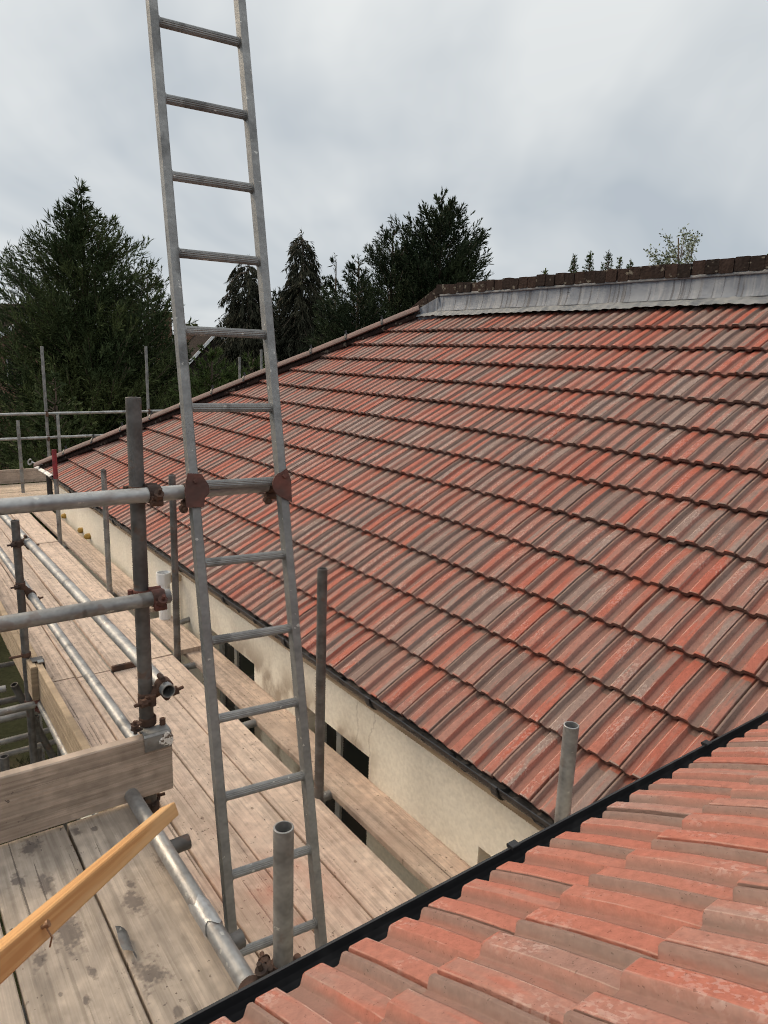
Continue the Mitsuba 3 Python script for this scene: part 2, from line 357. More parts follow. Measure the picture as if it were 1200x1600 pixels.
scene['cypress_mat'] = leaf_mat((0.036, 0.054, 0.022), (0.085, 0.108, 0.042), 1.0)
scene['dark_leaf_mat'] = leaf_mat((0.020, 0.032, 0.016), (0.040, 0.055, 0.026), 4.0)
scene['weeping_mat'] = leaf_mat((0.030, 0.033, 0.022), (0.045, 0.046, 0.030), 6.0)
scene['bush_mat'] = leaf_mat((0.045, 0.070, 0.022), (0.080, 0.110, 0.035), 8.0)
scene['pale_leaf_mat'] = leaf_mat((0.13, 0.155, 0.09), (0.21, 0.235, 0.15), 9.0)
scene['bark_mat'] = prin(lambda p, n, uv: mix((0.07, 0.05, 0.038), (0.12, 0.09, 0.07), fbm(p.x * 20, p.y * 20, p.z * 5, 3)), 0.9)
scene['ground_mat'] = prin(lambda p, n, uv: mix(mix((0.018, 0.021, 0.011), (0.034, 0.035, 0.018), fbm(p.x * 1.1, p.y * 1.1, 3.0, 4)), mi.Color3f(0.062, 0.046, 0.033),
                           smoothstep(0.50, 0.66, fbm(p.x * 0.7 + 4, p.y * 0.7, 1.0, 4))) * (0.6 + 0.8 * fbm(p.x * 24, p.y * 24, 1.0, 3)), 0.95, specular=0.05)
scene['grass_mat'] = leaf_mat((0.018, 0.023, 0.010), (0.040, 0.043, 0.018), 12.0)
scene['slate_mat'] = prin(lambda p, n, uv: mix((0.024, 0.020, 0.018), (0.040, 0.033, 0.029), fbm(p.x * 4, p.y * 4, p.z * 12, 3)), 0.95, specular=0.03)
scene['far_brick_mat'] = prin(lambda p, n, uv: mix((0.16, 0.085, 0.06), (0.22, 0.125, 0.09), fbm(p.x * 6, p.y * 6, p.z * 14, 3)), 0.9)

# ---------------------------------------------------------------- ground
g = trimesh.creation.box((900, 900, 0.2)); g.apply_translation([0, 150, -CZ - 0.1])
put('ground', g, 'ground_mat'); labels['ground'] = {'kind': 'structure'}
rng = np.random.default_rng(11)
n = 26000
gx, gy = rng.uniform(-3.2, 3.0, n), rng.uniform(2.5, 12.5, n)
keep = (meshkit.fbm(np.stack([gx * 0.8, gy * 0.8, 0 * gx], 1), 3, 4) > 0.43) & ~((gx > 1.9) & (gy < 10.6))
gx, gy = gx[keep], gy[keep]; n = len(gx)
an = rng.uniform(0, 2 * np.pi, n); h = rng.uniform(0.05, 0.17, n); le = rng.normal(0, 0.05, (n, 2)); w = 0.006
P = np.stack([gx, gy, np.full(n, -CZ)], 1); D = np.stack([np.cos(an), np.sin(an), 0 * an], 1) * w
tip = P + np.stack([le[:, 0], le[:, 1], h], 1)
put('grass', trimesh.Trimesh(np.stack([P - D, P + D, tip], 1).reshape(-1, 3), np.arange(3 * n).reshape(-1, 3), process=False), 'grass_mat')
labels['grass'] = {'kind': 'stuff', 'label': 'rough green grass on the ground below the scaffold', 'category': 'grass'}

# ---------------------------------------------------------------- the tile
HR = 0.017                                  # height of the rolls
PROF = [(0.0, 0.0125), (0.003, 0.0150), (0.040, 0.0150), (0.0445, 0.0138), (0.0555, 0.0018), (0.061, 0.0), (0.083, 0.0), (0.0885, 0.0018), (0.0985, 0.0136), (0.103, 0.0148),
        (0.137, 0.0148), (0.1415, 0.0136), (0.1515, 0.0018), (0.156, 0.0), (0.169, 0.0), (0.1735, 0.0018), (0.1830, 0.0128), (0.1870, 0.0138), (0.1935, 0.0128), (0.1955, 0.0090)]
PROF = [(a, b * 1.22) for a, b in PROF]
TH, TL, LIFT = 0.021, 0.375, 0.038


def tile_mesh(rows, seed, dense=True):
    """In the tile's own axes: x up the slope, y across (0 to 0.2), z square to the roof."""
    r = np.random.default_rng(seed)
    pr = np.array(PROF if dense else [PROF[i] for i in (0, 2, 4, 6, 8, 10, 12, 14, 16, 19)])
    tw_, sk, dz = r.normal(0, 0.0012), r.normal(0, 0.0022), r.normal(0, 0.0012)
    xs = np.linspace(0, TL, rows + 1); n = len(pr); v = []
    if dense: xs = np.insert(xs, 1, 0.004)
    rings = []
    for i, x in enumerate(xs):
        cam = 0.006 * (1 - (2 * x / TL - 1) ** 2)
        lift = LIFT * (1 - x / GA) + cam + dz
        drop = 0.0022 if (dense and i == 0) else 0.0
        z = pr[:, 1] * (1.0 if not (dense and i == 0) else 0.97) + lift - drop + tw_ * (pr[:, 0] / COV - 0.5)
        rings.append(np.stack([np.full(n, x) + sk * (pr[:, 0] / COV - 0.5), pr[:, 0], z], 1))
    f = []; m = len(rings)
    top = np.vstack(rings); bot = top - np.array([0, 0, TH]); bot[:n, 0] += 0.002; N = m * n
    for i in range(m - 1):
        for k in range(n - 1):
            a = i * n + k
            f += [[a, a + n, a + n + 1], [a, a + n + 1, a + 1]]
        for k, fl in ((0, 1), (n - 1, 0)):
            a, b = i * n + k, (i + 1) * n + k
            q = [[a, a + N, b + N], [a, b + N, b]]
            f += [x[::-1] for x in q] if fl == 0 else q
    for k in range(n - 1):
        f += [[k, k + 1, k + 1 + N], [k, k + 1 + N, k + N]]
    t = trimesh.Trimesh(np.vstack([top, bot]), np.array(f), process=False)
    return t


# main roof: x up the slope = (CA, 0, SA), y = +Y, z = (-SA, 0, CA)
RM = np.array([[CA, 0, -SA], [0, 1, 0], [SA, 0, CA]])
# front roof: x up the slope = (0, -CA, SA), y = +X, z = (0, SA, CA)
RF = np.array([[0, 1, 0], [-CA, 0, SA], [SA, 0, CA]])


def place(R, o):
    m = np.eye(4); m[:3, :3] = R; m[:3, 3] = o; return m


def to_px(p):
    d = np.asarray(p) ; z = d @ FWD
    return np.stack([600 + FPX * (d @ RIGHT) / z, 800 + FPX * (d @ DOWN) / z], -1), z


dense = [tile_mesh(3, s) for s in range(7)]; mid = [tile_mesh(2, s) for s in range(7)]; coarse = [tile_mesh(1, s, False) for s in range(7)]
PLY = {}


def tile_ply(kind, i, bsdf):
    if (kind, i, bsdf) not in PLY:
        PLY[kind, i, bsdf] = mikit.ply({'d': dense, 'm': mid, 'c': coarse}[kind][i], bsdf, smooth=52)
    return PLY[kind, i, bsdf]


# ---------------------------------------------------------------- the house with the main roof
H = thing('house', 'cream rendered house under the large red and brown tiled hip roof with lead flashed top', 'house')
WX = 2.02                                   # face of the wall
HY = 10.42                                  # far corner of the eaves
TOPX = 5.26                                 # foot of the lead upstand
HIPA, HIPB = V(1.92, 10.48, -1.625), V(5.33, 6.62, 0.505)


def hip_y(x): return HIPA[1] + (x - HIPA[0]) / (HIPB[0] - HIPA[0]) * (HIPB[1] - HIPA[1])


# wall in pieces round its windows
wins = [(4.19, 5.05), (2.80, 3.50), (1.15, 1.95)]
wy0, wy1, wz0, wz1 = 0.0, 10.30, -CZ, -1.645
WH, WS = -2.105, -3.25
ws = [box(WX, WX + 0.28, wy0, wy1, WH, wz1), box(WX, WX + 0.28, wy0, wy1, wz0, WS)]
edges = [wy0] + [e for w_ in sorted(wins) for e in w_] + [wy1]
for a, b in zip(edges[::2], edges[1::2]): ws.append(box(WX, WX + 0.28, a, b, WS, WH))
ws.append(box(WX + 0.28, 9.5, wy1 - 0.28, wy1, wz0, wz1))
part(H, 'wall', ws, 'render_mat')
for a, b in wins:
    w_ = part(H, 'window', [box(WX + 0.11, WX + 0.16, a, a + 0.06, WS, WH), box(WX + 0.11, WX + 0.16, b - 0.06, b, WS, WH), box(WX + 0.11, WX + 0.16, a + 0.06, b - 0.06, WH - 0.06, WH),
              box(WX + 0.11, WX + 0.16, a + 0.06, b - 0.06, WS, WS + 0.06), box(WX + 0.112, WX + 0.158, (a + b) / 2 + 0.1, (a + b) / 2 + 0.15, WS + 0.06, WH - 0.06)], 'frame_mat')
    part(w_, 'pane', [box(WX + 0.13, WX + 0.138, a + 0.06, (a + b) / 2 + 0.1, WS + 0.06, WH - 0.06), box(WX + 0.13, WX + 0.138, (a + b) / 2 + 0.15, b - 0.06, WS + 0.06, WH - 0.06)], 'glass_mat')
    part(w_, 'sill', box(WX - 0.04, WX + 0.11, a - 0.03, b + 0.03, WS - 0.07, WS - 0.002), 'render_mat')
# fascia and the black gutter with its brackets and the torn felt lying in it
GXc, GZc, GR = 1.936, -1.655, 0.052
part(H, 'fascia', [box(1.992, 2.012, 0.9, 10.30, -1.80, -1.642), box(2.012, 2.019, 0.9, 10.30, -1.79, -1.775)], 'fascia_mat')


def half_round(a, b, r, axis_x, rows=1, wall=0.003):
    t = np.linspace(0, np.pi, 13); o = np.stack([-r * np.cos(t), -r * np.sin(t)], 1); i = np.stack([-(r - wall) * np.cos(t[::-1]), -(r - wall) * np.sin(t[::-1])], 1)
    lip = np.array([[-r - 0.004, 0.0], [-r - 0.004, 0.006], [-r + 0.002, 0.006]])
    poly = np.vstack([o, i, lip[::-1]])
    a, b = np.asarray(a, float), np.asarray(b, float); x = np.asarray(axis_x, float); z = V(0, 0, 1)
    n = len(poly); v = np.vstack([p + poly[:, :1] * x + poly[:, 1:] * z for p in (a, b)])
    f = []
    for k in range(n):
        q = (k + 1) % n
        f += [[k, q, q + n], [k, q + n, k + n]]
    return trimesh.Trimesh(v, np.array(f), process=False)


G = part(H, 'gutter', half_round((GXc, 0.95, GZc), (GXc, 10.55, GZc), GR, (1, 0, 0)), 'black_mat')
for y in np.arange(1.75, 10.4, 0.88):
    t = np.linspace(0.0, np.pi, 12)
    br = [sweep((GXc - (GR + 0.006) * math.cos(a), y - 0.017, GZc - (GR + 0.006) * math.sin(a)), (GXc - (GR + 0.006) * math.cos(a), y + 0.017, GZc - (GR + 0.006) * math.sin(a)), rect(0.016, 0.008, 0.001),
                xaxis=(math.sin(a), 0, -math.cos(a))) for a in t]
    br.append(box(GXc - GR - 0.012, GXc - GR - 0.002, y - 0.016, y + 0.016, GZc + 0.001, GZc + 0.011))
    part(H + '__gutter', 'bracket', br, 'black_mat')
r = np.random.default_rng(3)
felt = []
ys = np.arange(0.95, 10.5, 0.035)
v, f = [], []
for i, y in enumerate(ys):
    d1, d2 = r.normal(0, 0.010), r.normal(0, 0.012)
    v += [[1.995, y, -1.632], [1.955 + d1 * 0.3, y + r.normal(0, 0.008), -1.655 + d1 * 0.2], [1.912 + d1, y + r.normal(0, 0.012), -1.668 + d2 * 0.6], [1.889 + d2 * 0.4, y, -1.668 + d1 * 0.8]]
    if i:
        for k in range(3):
            a = (i - 1) * 4 + k; f += [[a, a + 1, a + 5], [a, a + 5, a + 4]]
part(H, 'eaves_felt', trimesh.Trimesh(np.array(v), np.array(f), process=False), 'felt_mat', label='torn black felt hanging into the gutter')
# felted roof planes under the tiles
def lower(p, k=0.055): return p - k * V(-SA, 0, CA)
a0, a1, a2, a3 = lower(V(EX, 0.80, EZ)), lower(V(EX, 10.46, EZ)), lower(V(5.40, 6.55, EZ + (5.40 - EX) * TA)), lower(V(5.40, 0.80, EZ + (5.40 - EX) * TA))
rv = np.array([a0, a1, a2, a3, [9.5, 10.46, EZ - 0.01], [9.5, 6.55, a2[2]], [9.5, 0.8, a2[2]], [9.5, 0.8, EZ]])
R_ = part(H, 'roof', trimesh.Trimesh(rv, [[0, 1, 2], [0, 2, 3], [1, 4, 5], [1, 5, 2], [3, 2, 5], [3, 5, 6]], process=False), 'felt_mat')
NC = 13
tiles, stuff = [], []
r = np.random.default_rng(21)
for c in range(NC):
    s = S0 + GA * c
    y0 = 0.8
    cols = int((10.5 - y0) / COV) + 1
    for k in range(cols):
        y = y0 + COV * k
        o = V(EX + s * CA + 0.046 * SA, y, EZ + s * SA - 0.046 * CA)
        if y > hip_y(o[0]) + 0.02: continue
        px, z = to_px(o + V(0.12, 0.1, 0.09))
        if z < 0.3: continue
        cut = y + COV > hip_y(o[0] + TL * CA) - 0.01
        tiles.append((c, k, o, cut, z, px))
size = np.array([0.2 * 0.3 / t[4] ** 2 * (1.0 if (-40 < t[5][0] < 1240) else 0.0) for t in tiles])
best = set(np.argsort(-size)[:299].tolist())
hd = (HIPB - HIPA); hn = np.cross(hd, V(0, 0, 1)); hn /= np.linalg.norm(hn)
if hn[1] > 0: hn = -hn                       # points into the main slope
for i, (c, k, o, cut, z, px) in enumerate(tiles):
    jit = V(r.normal(0, 0.002), r.normal(0, 0.0012), r.normal(0, 0.0008)); vi = int(r.integers(7))
    kind = 'd' if z < 3.4 else ('m' if z < 5.2 else 'c')
    M = place(RM, o + RM @ jit)
    if cut:
        m = {'d': dense, 'm': mid, 'c': coarse}[kind][vi].copy(); m.apply_transform(M)
        try: m = trimesh.intersections.slice_mesh_plane(m, hn, HIPA)
        except Exception: continue
        if len(m.faces) == 0: continue
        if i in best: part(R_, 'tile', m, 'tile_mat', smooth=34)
        else: stuff.append(m)
    elif i in best:
        key = numbered(R_ + '__tile'); M2 = M.copy(); M2[2, 3] += CZ
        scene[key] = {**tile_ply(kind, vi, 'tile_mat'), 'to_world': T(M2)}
    else:
        m = {'d': dense, 'm': mid, 'c': coarse}[kind][vi].copy(); m.apply_transform(M); stuff.append(m)
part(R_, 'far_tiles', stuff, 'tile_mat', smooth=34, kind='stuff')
# hip tiles with black clips
nh = 12; L = np.linalg.norm(hd); hu = hd / L; hs = np.cross(hu, V(0, 0, 1)); hs /= np.linalg.norm(hs); hup = np.cross(hs, hu)
if hup[2] < 0: hup = -hup


def ridge_tile(a, b, w=0.105, hgt=0.085, th=0.016):
    t = np.linspace(math.radians(14), math.radians(166), 13)
    o = np.stack([w * 1.03 * np.cos(t), hgt * np.sin(t) ** 0.85], 1); i = np.stack([(w - th) * np.cos(t[::-1]), (hgt - th) * np.sin(t[::-1]) ** 0.85 - 0.004], 1)
    poly = np.vstack([o, i]); n = len(poly)
    v = np.vstack([p + poly[:, :1] * hs + poly[:, 1:] * hup * sc for p, sc in ((a, 1.0), (a + (b - a) * 0.5, 1.0), (b, 0.97))]); f = []
    for q in range(2):
        for k in range(n):
            k2 = (k + 1) % n; f += [[q * n + k, q * n + k2, q * n + k2 + n], [q * n + k, q * n + k2 + n, q * n + k + n]]
    m = len(o)
    for base, fl in ((0, 1), (2 * n, 0)):
        for k in range(m - 1):
            a_, b_, c_, d_ = base + k, base + k + 1, base + n - 2 - k, base + n - 1 - k
            q = [[a_, b_, c_], [a_, c_, d_]]; f += [x[::-1] for x in q] if fl else q
    return trimesh.Trimesh(v, np.array(f), process=False)


r = np.random.default_rng(5)
for k in range(nh):
    a = HIPA + hd * (k / nh) + hup * (0.012 + r.normal(0, 0.003)) + hs * r.normal(0, 0.004) - hu * (0.05 if k == 0 else 0); b = HIPA + hd * ((k + 0.99) / nh) + hup * (0.012 + r.normal(0, 0.003))
    part(H, 'hip_tile', ridge_tile(a, b), 'hip_mat', smooth=40)
    if k:
        t = np.linspace(math.radians(8), math.radians(172), 12); q = HIPA + hd * ((k - 0.003) / nh) + hup * 0.012
        pts = [q + hs * 0.113 * math.cos(x) + hup * (0.096 * math.sin(x) ** 0.85 if math.sin(x) > 0 else 0) for x in t]
        cl = [sweep(p0, p1, rect(0.022, 0.004, 0.001), xaxis=hu) for p0, p1 in zip(pts[:-1], pts[1:])]
        cl += [sweep(q + hup * 0.09, q + hup * 0.125, circle(0.011, 8)), sweep(q + hup * 0.125, q + hup * 0.131, circle(0.019, 8))]
        part(H, 'hip_clip', cl, 'black_mat', smooth=30)
# mortar bed under the hip tiles
part(H, 'hip_bedding', sweep(HIPA - hup * 0.012, HIPB - hup * 0.012, rect(0.13, 0.05, 0.01), xaxis=hs), 'coping_mat')
# scrolled hip iron at the foot of the hip
c0 = HIPA + hup * 0.05 - hu * 0.05
hk = [c0, c0 - hu * 0.10 + V(0, 0, 0.07)]
for q in range(9):
    ang = math.radians(30 + 38 * q); hk.append(hk[1] - hu * 0.035 + (-hu * math.cos(ang + 2.6) + V(0, 0, 1) * math.sin(ang + 2.6)) * 0.035 + V(0, 0, 0.012))
part(H, 'hip_iron', [sweep(p0, p1, circle(0.010, 8)) for p0, p1 in zip(hk[:-1], hk[1:])], 'zinc_mat', label='pale scrolled hip iron at the roof corner', smooth=40)
# bent bright gutter corner and black downpipe at the far corner
part(H, 'gutter_corner', [half_round((GXc, 10.55, GZc), (GXc + 0.0, 10.68, GZc + 0.004), GR + 0.004, (1, 0, 0)), sweep((1.90, 10.62, GZc + 0.01), (3.2, 10.66, GZc), rect(0.11, 0.07, 0.01))], 'black_mat')
part(H, 'downpipe', pipe((1.97, 10.36, -1.70), (1.97, 10.36, -CZ), 0.036, 0.003), 'black_mat', smooth=40)
part(H, 'gutter_flashing', sweep((1.880, 9.75, -1.634), (1.868, 10.62, -1.640), rect(0.05, 0.012, 0.002), 6, xaxis=(1, 0, 0.5), warp=lambda P, t: P + V(0.01 * math.sin(t * 17), 0, 0.006 * math.sin(t * 23))), 'zinc_mat')
# lead apron dressed over the top course, the upstand and the dark brick coping
AY0, AY1 = 0.8, 6.62
v, f = [], []
ys = np.arange(AY0, AY1, 0.0125); sdA = [3.900, 3.925, 3.95, 3.975, 3.995]
r = np.random.default_rng(8)
wob = meshkit.fbm(np.stack([ys * 3, ys * 0, ys * 0], 1), 3, 2) - 0.5
for i, y in enumerate(ys):
    ph = ((y - 0.8) % 0.1) / 0.1
    up_ = 0.5 + 0.5 * math.cos((ph - 0.21) * 2 * math.pi)
    for j, s in enumerate(sdA):
        fade = 1 - j / 4.6
        s2 = s + (0.03 * wob[i] + 0.003 * math.sin(y * 31) if j == 0 else 0)
        hgt = 0.020 + (0.007 * up_) * fade + 0.010 * wob[i] + (0.0 if j else -0.008) + (0.012 if j >= 4 else 0)
        v.append([EX + s2 * CA - SA * hgt, y, EZ + s2 * SA + CA * hgt])
    if i:
        for k in range(4):
            a = (i - 1) * 5 + k; f += [[a, a + 1, a + 6], [a, a + 6, a + 5]]
part(H, 'lead_apron', trimesh.Trimesh(np.array(v), np.array(f), process=False), 'apron_mat', smooth=50, label='pale rippled lead apron over the top tiles')
FX, FZ0, FZ1, CT = 5.33, 0.515, 0.680, 0.783


def top_z(y): return 0.0 * y
lead_edges = [0.8, 2.75, 4.45, 6.30]
for a, b in zip(lead_edges[:-1], lead_edges[1:]):
    nn = 60; yy = np.linspace(a, b + 0.02, nn); v, f = [], []
    zz = np.linspace(0, 1, 7)
    for i, y in enumerate(yy):
        for j, t in enumerate(zz):
            bul = 0.010 * (meshkit.fbm(np.array([[y * 6, t * 1.6, a]]), 3, 4)[0] - 0.5) * 2
            x = FX - 0.004 - bul - 0.03 * (1 - t) ** 3 - (0.006 if i > nn - 4 else 0)
            z = FZ0 + t * (FZ1 - FZ0) + (0.006 * math.sin(y * 13) if j == 6 else 0)
            v.append([x, y, z])
        if i:
            for k in range(6):
                q = (i - 1) * 7 + k; f += [[q, q + 1, q + 8], [q, q + 8, q + 7]]
    part(H, 'lead_flashing', trimesh.Trimesh(np.array(v), np.array(f), process=False), 'lead_mat', smooth=50)
# rolled, wrinkled upper edge of the lead
part(H, 'lead_edge', rough(sweep((FX - 0.012, 0.8, FZ1 + 0.004), (FX - 0.012, 6.30, FZ1 + 0.004), rect(0.022, 0.026, 0.005), 220), 0.006, 26.0), 'apron_mat', smooth=50)
part(H, 'parapet', [box(FX, FX + 0.20, 0.8, 6.30, 0.2, FZ1 + 0.008)], 'coping_mat')
r = np.random.default_rng(13)
y = 0.8
while y < 6.29:
    w_ = 0.1085 + r.normal(0, 0.002); dz, dx = r.normal(0, 0.0045), r.normal(0, 0.004)
    m = trimesh.Trimesh(*(lambda q: (q.vertices, q.faces))(sweep((FX - 0.03 + dx, y + w_ / 2, FZ1 + 0.012 + (CT - FZ1) / 2 + dz), (FX + 0.21, y + w_ / 2, FZ1 + 0.012 + (CT - FZ1) / 2 + dz), rect(w_ - 0.001, CT - FZ1, 0.007), 3)), process=False)
    part(H, 'coping_brick', rough(m, 0.004, 34.0, int(y * 50)), 'coping_mat'); y += 0.1135
# raked coping running down behind the hip
rk = V(0, math.cos(math.radians(24)), -math.sin(math.radians(24))); p0 = V(FX + 0.09, 6.31, CT - 0.05)
for k in range(15):
    q0, q1 = p0 + rk * (0.113 * k), p0 + rk * (0.113 * k + 0.106)
    part(H, 'coping_brick', rough(sweep(q0, q1, rect(0.22, 0.115, 0.006), 2, xaxis=(1, 0, 0)), 0.003, 40.0, k), 'coping_mat')
part(H, 'raked_parapet', sweep(p0 - V(0, 0, 0.35), p0 + rk * 1.7 - V(0, 0, 0.35), rect(0.20, 0.58, 0.004), xaxis=(1, 0, 0)), 'coping_mat')
part(H, 'lead_corner', sweep(V(FX - 0.02, 6.28, 0.57), V(FX - 0.06, 6.72, 0.40), rect(0.012, 0.20, 0.003), 4, xaxis=(1, 0.1, 0)), 'lead_mat')

# ---------------------------------------------------------------- the roof in front (another wing, higher eave)
W = thing('house_wing', 'house wing with the salmon pink tiled roof and black gutter in the lower right corner', 'house')
part(W, 'wall', [box(1.0, 6.0, 0.62, 0.90, -CZ, -1.22), box(-1.2, 1.0, 0.62, 0.90, -CZ, -1.22)], 'render_mat')
part(W, 'fascia', box(-1.2, 6.0, 0.902, 0.922, -1.34, -1.14), 'black_mat')
lip_y, gz = 1.036, -1.176
part(W, 'gutter', [half_round((-1.2, 0.979, gz), (6.0, 0.979, gz), 0.056, (0, -1, 0))], 'black_mat')
for x in (0.22, 1.196, 2.07, 2.95):
    t = np.linspace(0.0, np.pi, 12); c_ = (0.979, gz)
    br = [sweep((x - 0.013, 0.979 + 0.061 * math.cos(a), gz - 0.061 * math.sin(a)), (x + 0.013, 0.979 + 0.061 * math.cos(a), gz - 0.061 * math.sin(a)), rect(0.008, 0.017, 0.001), xaxis=(0, math.cos(a), -math.sin(a))) for a in t]
    br.append(sweep((x - 0.013, 1.037, gz + 0.008), (x + 0.013, 1.037, gz + 0.008), rect(0.022, 0.010, 0.002)))
    part(W + '__gutter', 'bracket', br, 'black_mat')
rf = part(W, 'roof', trimesh.Trimesh(np.array([[-1.2, FY - 0.02, FZ - 0.055], [6.0, FY - 0.02, FZ - 0.055], [6.0, FY - 3.2, FZ - 0.055 + 3.18 * TA], [-1.2, FY - 3.2, FZ - 0.055 + 3.18 * TA]]), [[0, 1, 2], [0, 2, 3]], process=False), 'felt_mat')
r = np.random.default_rng(33)
cand = []
for c in range(6):
    for k in range(-4, 26):
        o = V(0.262 + COV * k, FY - GA * c * CA - 0.046 * SA, FZ + GA * c * SA - 0.046 * CA)
        px, z = to_px(o + V(0.1, -0.13, 0.09))
        if z < 0.12 or not (-350 < px[0] < 1500 and 850 < px[1] < 2000): continue
        cand.append((c, k, o, z))
for c, k, o, z in cand:
    key = numbered(rf + '__tile'); M2 = place(RF, o + RF @ V(r.normal(0, 0.002), r.normal(0, 0.001), r.normal(0, 0.0008))); M2[2, 3] += CZ
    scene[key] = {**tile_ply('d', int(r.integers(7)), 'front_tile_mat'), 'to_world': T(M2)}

# ---------------------------------------------------------------- scaffold: boards
def board(a, b, width, thick, vertical=False, seed=0, rows=14, split=0.0):
    """A plank from a to b; a and b lie on the middle of its upper face (or of its upper edge when it stands on edge)."""
    a, b = np.asarray(a, float), np.asarray(b, float); d = (b - a) / np.linalg.norm(b - a); side = np.cross(d, V(0, 0, 1)); r = np.random.default_rng(seed)
    cup, bow, tws = r.normal(0, 0.0015), r.normal(0, 0.003), r.normal(0, 0.003)
    if vertical: poly, off = rect(thick, width, 0.004), V(0, 0, -width / 2)
    else: poly, off = rect(width, thick, 0.004), V(0, 0, -thick / 2)

    def warp(P, t):
        c = P.mean(0); e = ((P - c) @ side)
        P = P + V(0, 0, 1) * (bow * math.sin(math.pi * t) + tws * (t - 0.5) * e[:, None] / max(width, 0.1))
        n = meshkit.fbm(P * 9, 3, seed) - 0.5
        return P + (P - c) / np.linalg.norm(P - c, axis=1, keepdims=True) * (n * 0.004)[:, None]
    return sweep(a + off, b + off, poly, rows, xaxis=side, warp=warp)


def band(a, b, width, thick):
    a, b = np.asarray(a, float), np.asarray(b, float); d = (b - a); side = np.cross(d / np.linalg.norm(d), V(0, 0, 1))
    o = rect(width + 0.006, thick + 0.006, 0.004)
    return sweep(a - V(0, 0, thick / 2), b - V(0, 0, thick / 2), o, 1, xaxis=side)


DZ, NZ = -2.2, -1.54
deck_x = [0.77 + 0.2288 * i for i in range(5)]
DG = 'boards of the long scaffold deck'
deck = [  # column, y0, y1, dz, label
    (0, 1.12, 4.82, 0.0, 'tan scaffold board nearest the side toe board, from beneath the low platform'),
    (1, 1.12, 4.80, 0.0, 'tan scaffold board second from the side toe board, under the ladder foot'),
    (2, 1.12, 4.76, 0.0, 'reddish stained scaffold board passing under the right side of the ladder'),
    (3, 1.12, 4.84, 0.0, 'wide clean tan scaffold board beside the gap next to the wall'),
    (0, 4.83, 8.7, 0.0, 'weathered scaffold board behind the guard rails, next to the pale side toe board'),
    (1, 4.81, 8.6, 0.0, 'cracked scaffold board under the middle of the two guard rails'),
    (2, 4.77, 8.5, 0.032, 'scaffold board lapped on top of its neighbour with a dark raised end'),
    (3, 4.855, 8.55, 0.0, 'sunlit scaffold board along the dark gap near the wall'),
    (0, 8.72, 11.35, 0.0, 'far scaffold board against the outer toe board'),
    (1, 8.62, 11.35, 0.0, 'far scaffold board second from the outer edge'),
    (2, 8.52, 11.35, 0.0, 'far scaffold board third from the outer edge'),
    (3, 8.57, 11.35, 0.0, 'far scaffold board beside the red topped tube')]
for i, (c, y0, y1, dz, lb) in enumerate(deck):
    x = (deck_x[c] + deck_x[c + 1]) / 2
    k = thing('scaffold_board', lb, 'scaffold board', DG)
    part(k, 'plank', board((x, y0, DZ + dz + 0.002 * (i % 3)), (x, y1, DZ + 0.002 * (i % 3) + (dz * 0.2)), 0.2205, 0.038, seed=40 + i), 'deck_mat', smooth=25)
    if c == 2 and dz: part(k, 'end_band', band((x, y0 - 0.002, DZ + dz + 0.006), (x, y0 + 0.022, DZ + dz + 0.006), 0.224, 0.038), 'rust_mat')
for i, (x0, y0, y1, z, lb) in enumerate([(1.795, 1.05, 4.98, DZ - 0.03, 'narrow reddish scaffold board tight to the cream wall at the near end'),
                                         (1.722, 4.88, 5.62, DZ + 0.005, 'short scaffold board lying between the grey pipe and the tube beside it'),
                                         (1.742, 5.88, 11.3, DZ, 'long pale scaffold board running along the foot of the cream wall')]):
    k = thing('scaffold_board', lb, 'scaffold board', 'boards along the wall')
    part(k, 'plank', board((x0 + 0.1125, y0, z), (x0 + 0.1125, y1, z), 0.225, 0.038, seed=70 + i), 'deck_mat', smooth=25)
for i, (x0, x1, lb) in enumerate([(-0.062, 0.168, 'grey platform board in the bottom left corner under the timber batten'),
                                  (0.1755, 0.4035, 'wide grey platform board with dark stains crossed by the orange batten'), (0.4120, 0.6380, 'speckled grey platform board beside the lying tube')]):
    k = thing('scaffold_board', lb, 'scaffold board', 'boards of the small near platform')
    part(k, 'plank', board(((x0 + x1) / 2, 1.05, NZ), ((x0 + x1) / 2, 2.262, NZ + 0.003 * (i % 2)), x1 - x0, 0.038, seed=90 + i, rows=20), 'near_board_mat', smooth=25)
for i in range(5):
    y = 11.37 + 0.235 * i + 0.117
    k = thing('scaffold_board', 'pale cross board of the far scaffold return, %s from the house corner' % ('nearest', 'second', 'third', 'fourth', 'last')[i], 'scaffold board', 'far cross boards')
    part(k, 'plank', board((0.75, y, DZ + 0.004), (5.2, y, DZ + 0.004), 0.222, 0.038, seed=110 + i), 'cross_board_mat', smooth=25)
# toe boards
k = thing('toe_board', 'grey brown toe board standing on edge across the near platform', 'toe board'); TB = k
part(k, 'plank', board((-1.3, 2.2545, -1.287), (0.762, 2.2545, -1.297), 0.225, 0.038, True, 120, 24), 'toe_mat', smooth=25)
k = thing('toe_board', 'long pale toe board along the outer edge of the deck, behind the guard rails', 'toe board')
part(k, 'plank', board((0.752, 2.29, -1.975), (0.752, 5.4, -1.975), 0.225, 0.038, True, 121), 'side_toe_mat', smooth=25)
k = thing('toe_board', 'fresh yellowish toe board outside the short standard, left end of the deck edge', 'toe board')
part(k, 'plank', board((0.712, 4.60, -1.97), (0.735, 11.4, -1.97), 0.225, 0.038, True, 122), 'side_toe_mat', smooth=25)
k = thing('toe_board', 'far brown toe board standing across the scaffold return by the dark trees', 'toe board')
part(k, 'plank', board((0.6, 12.60, -1.965), (5.4, 12.60, -1.965), 0.225, 0.038, True, 123), 'toe_mat', smooth=25)

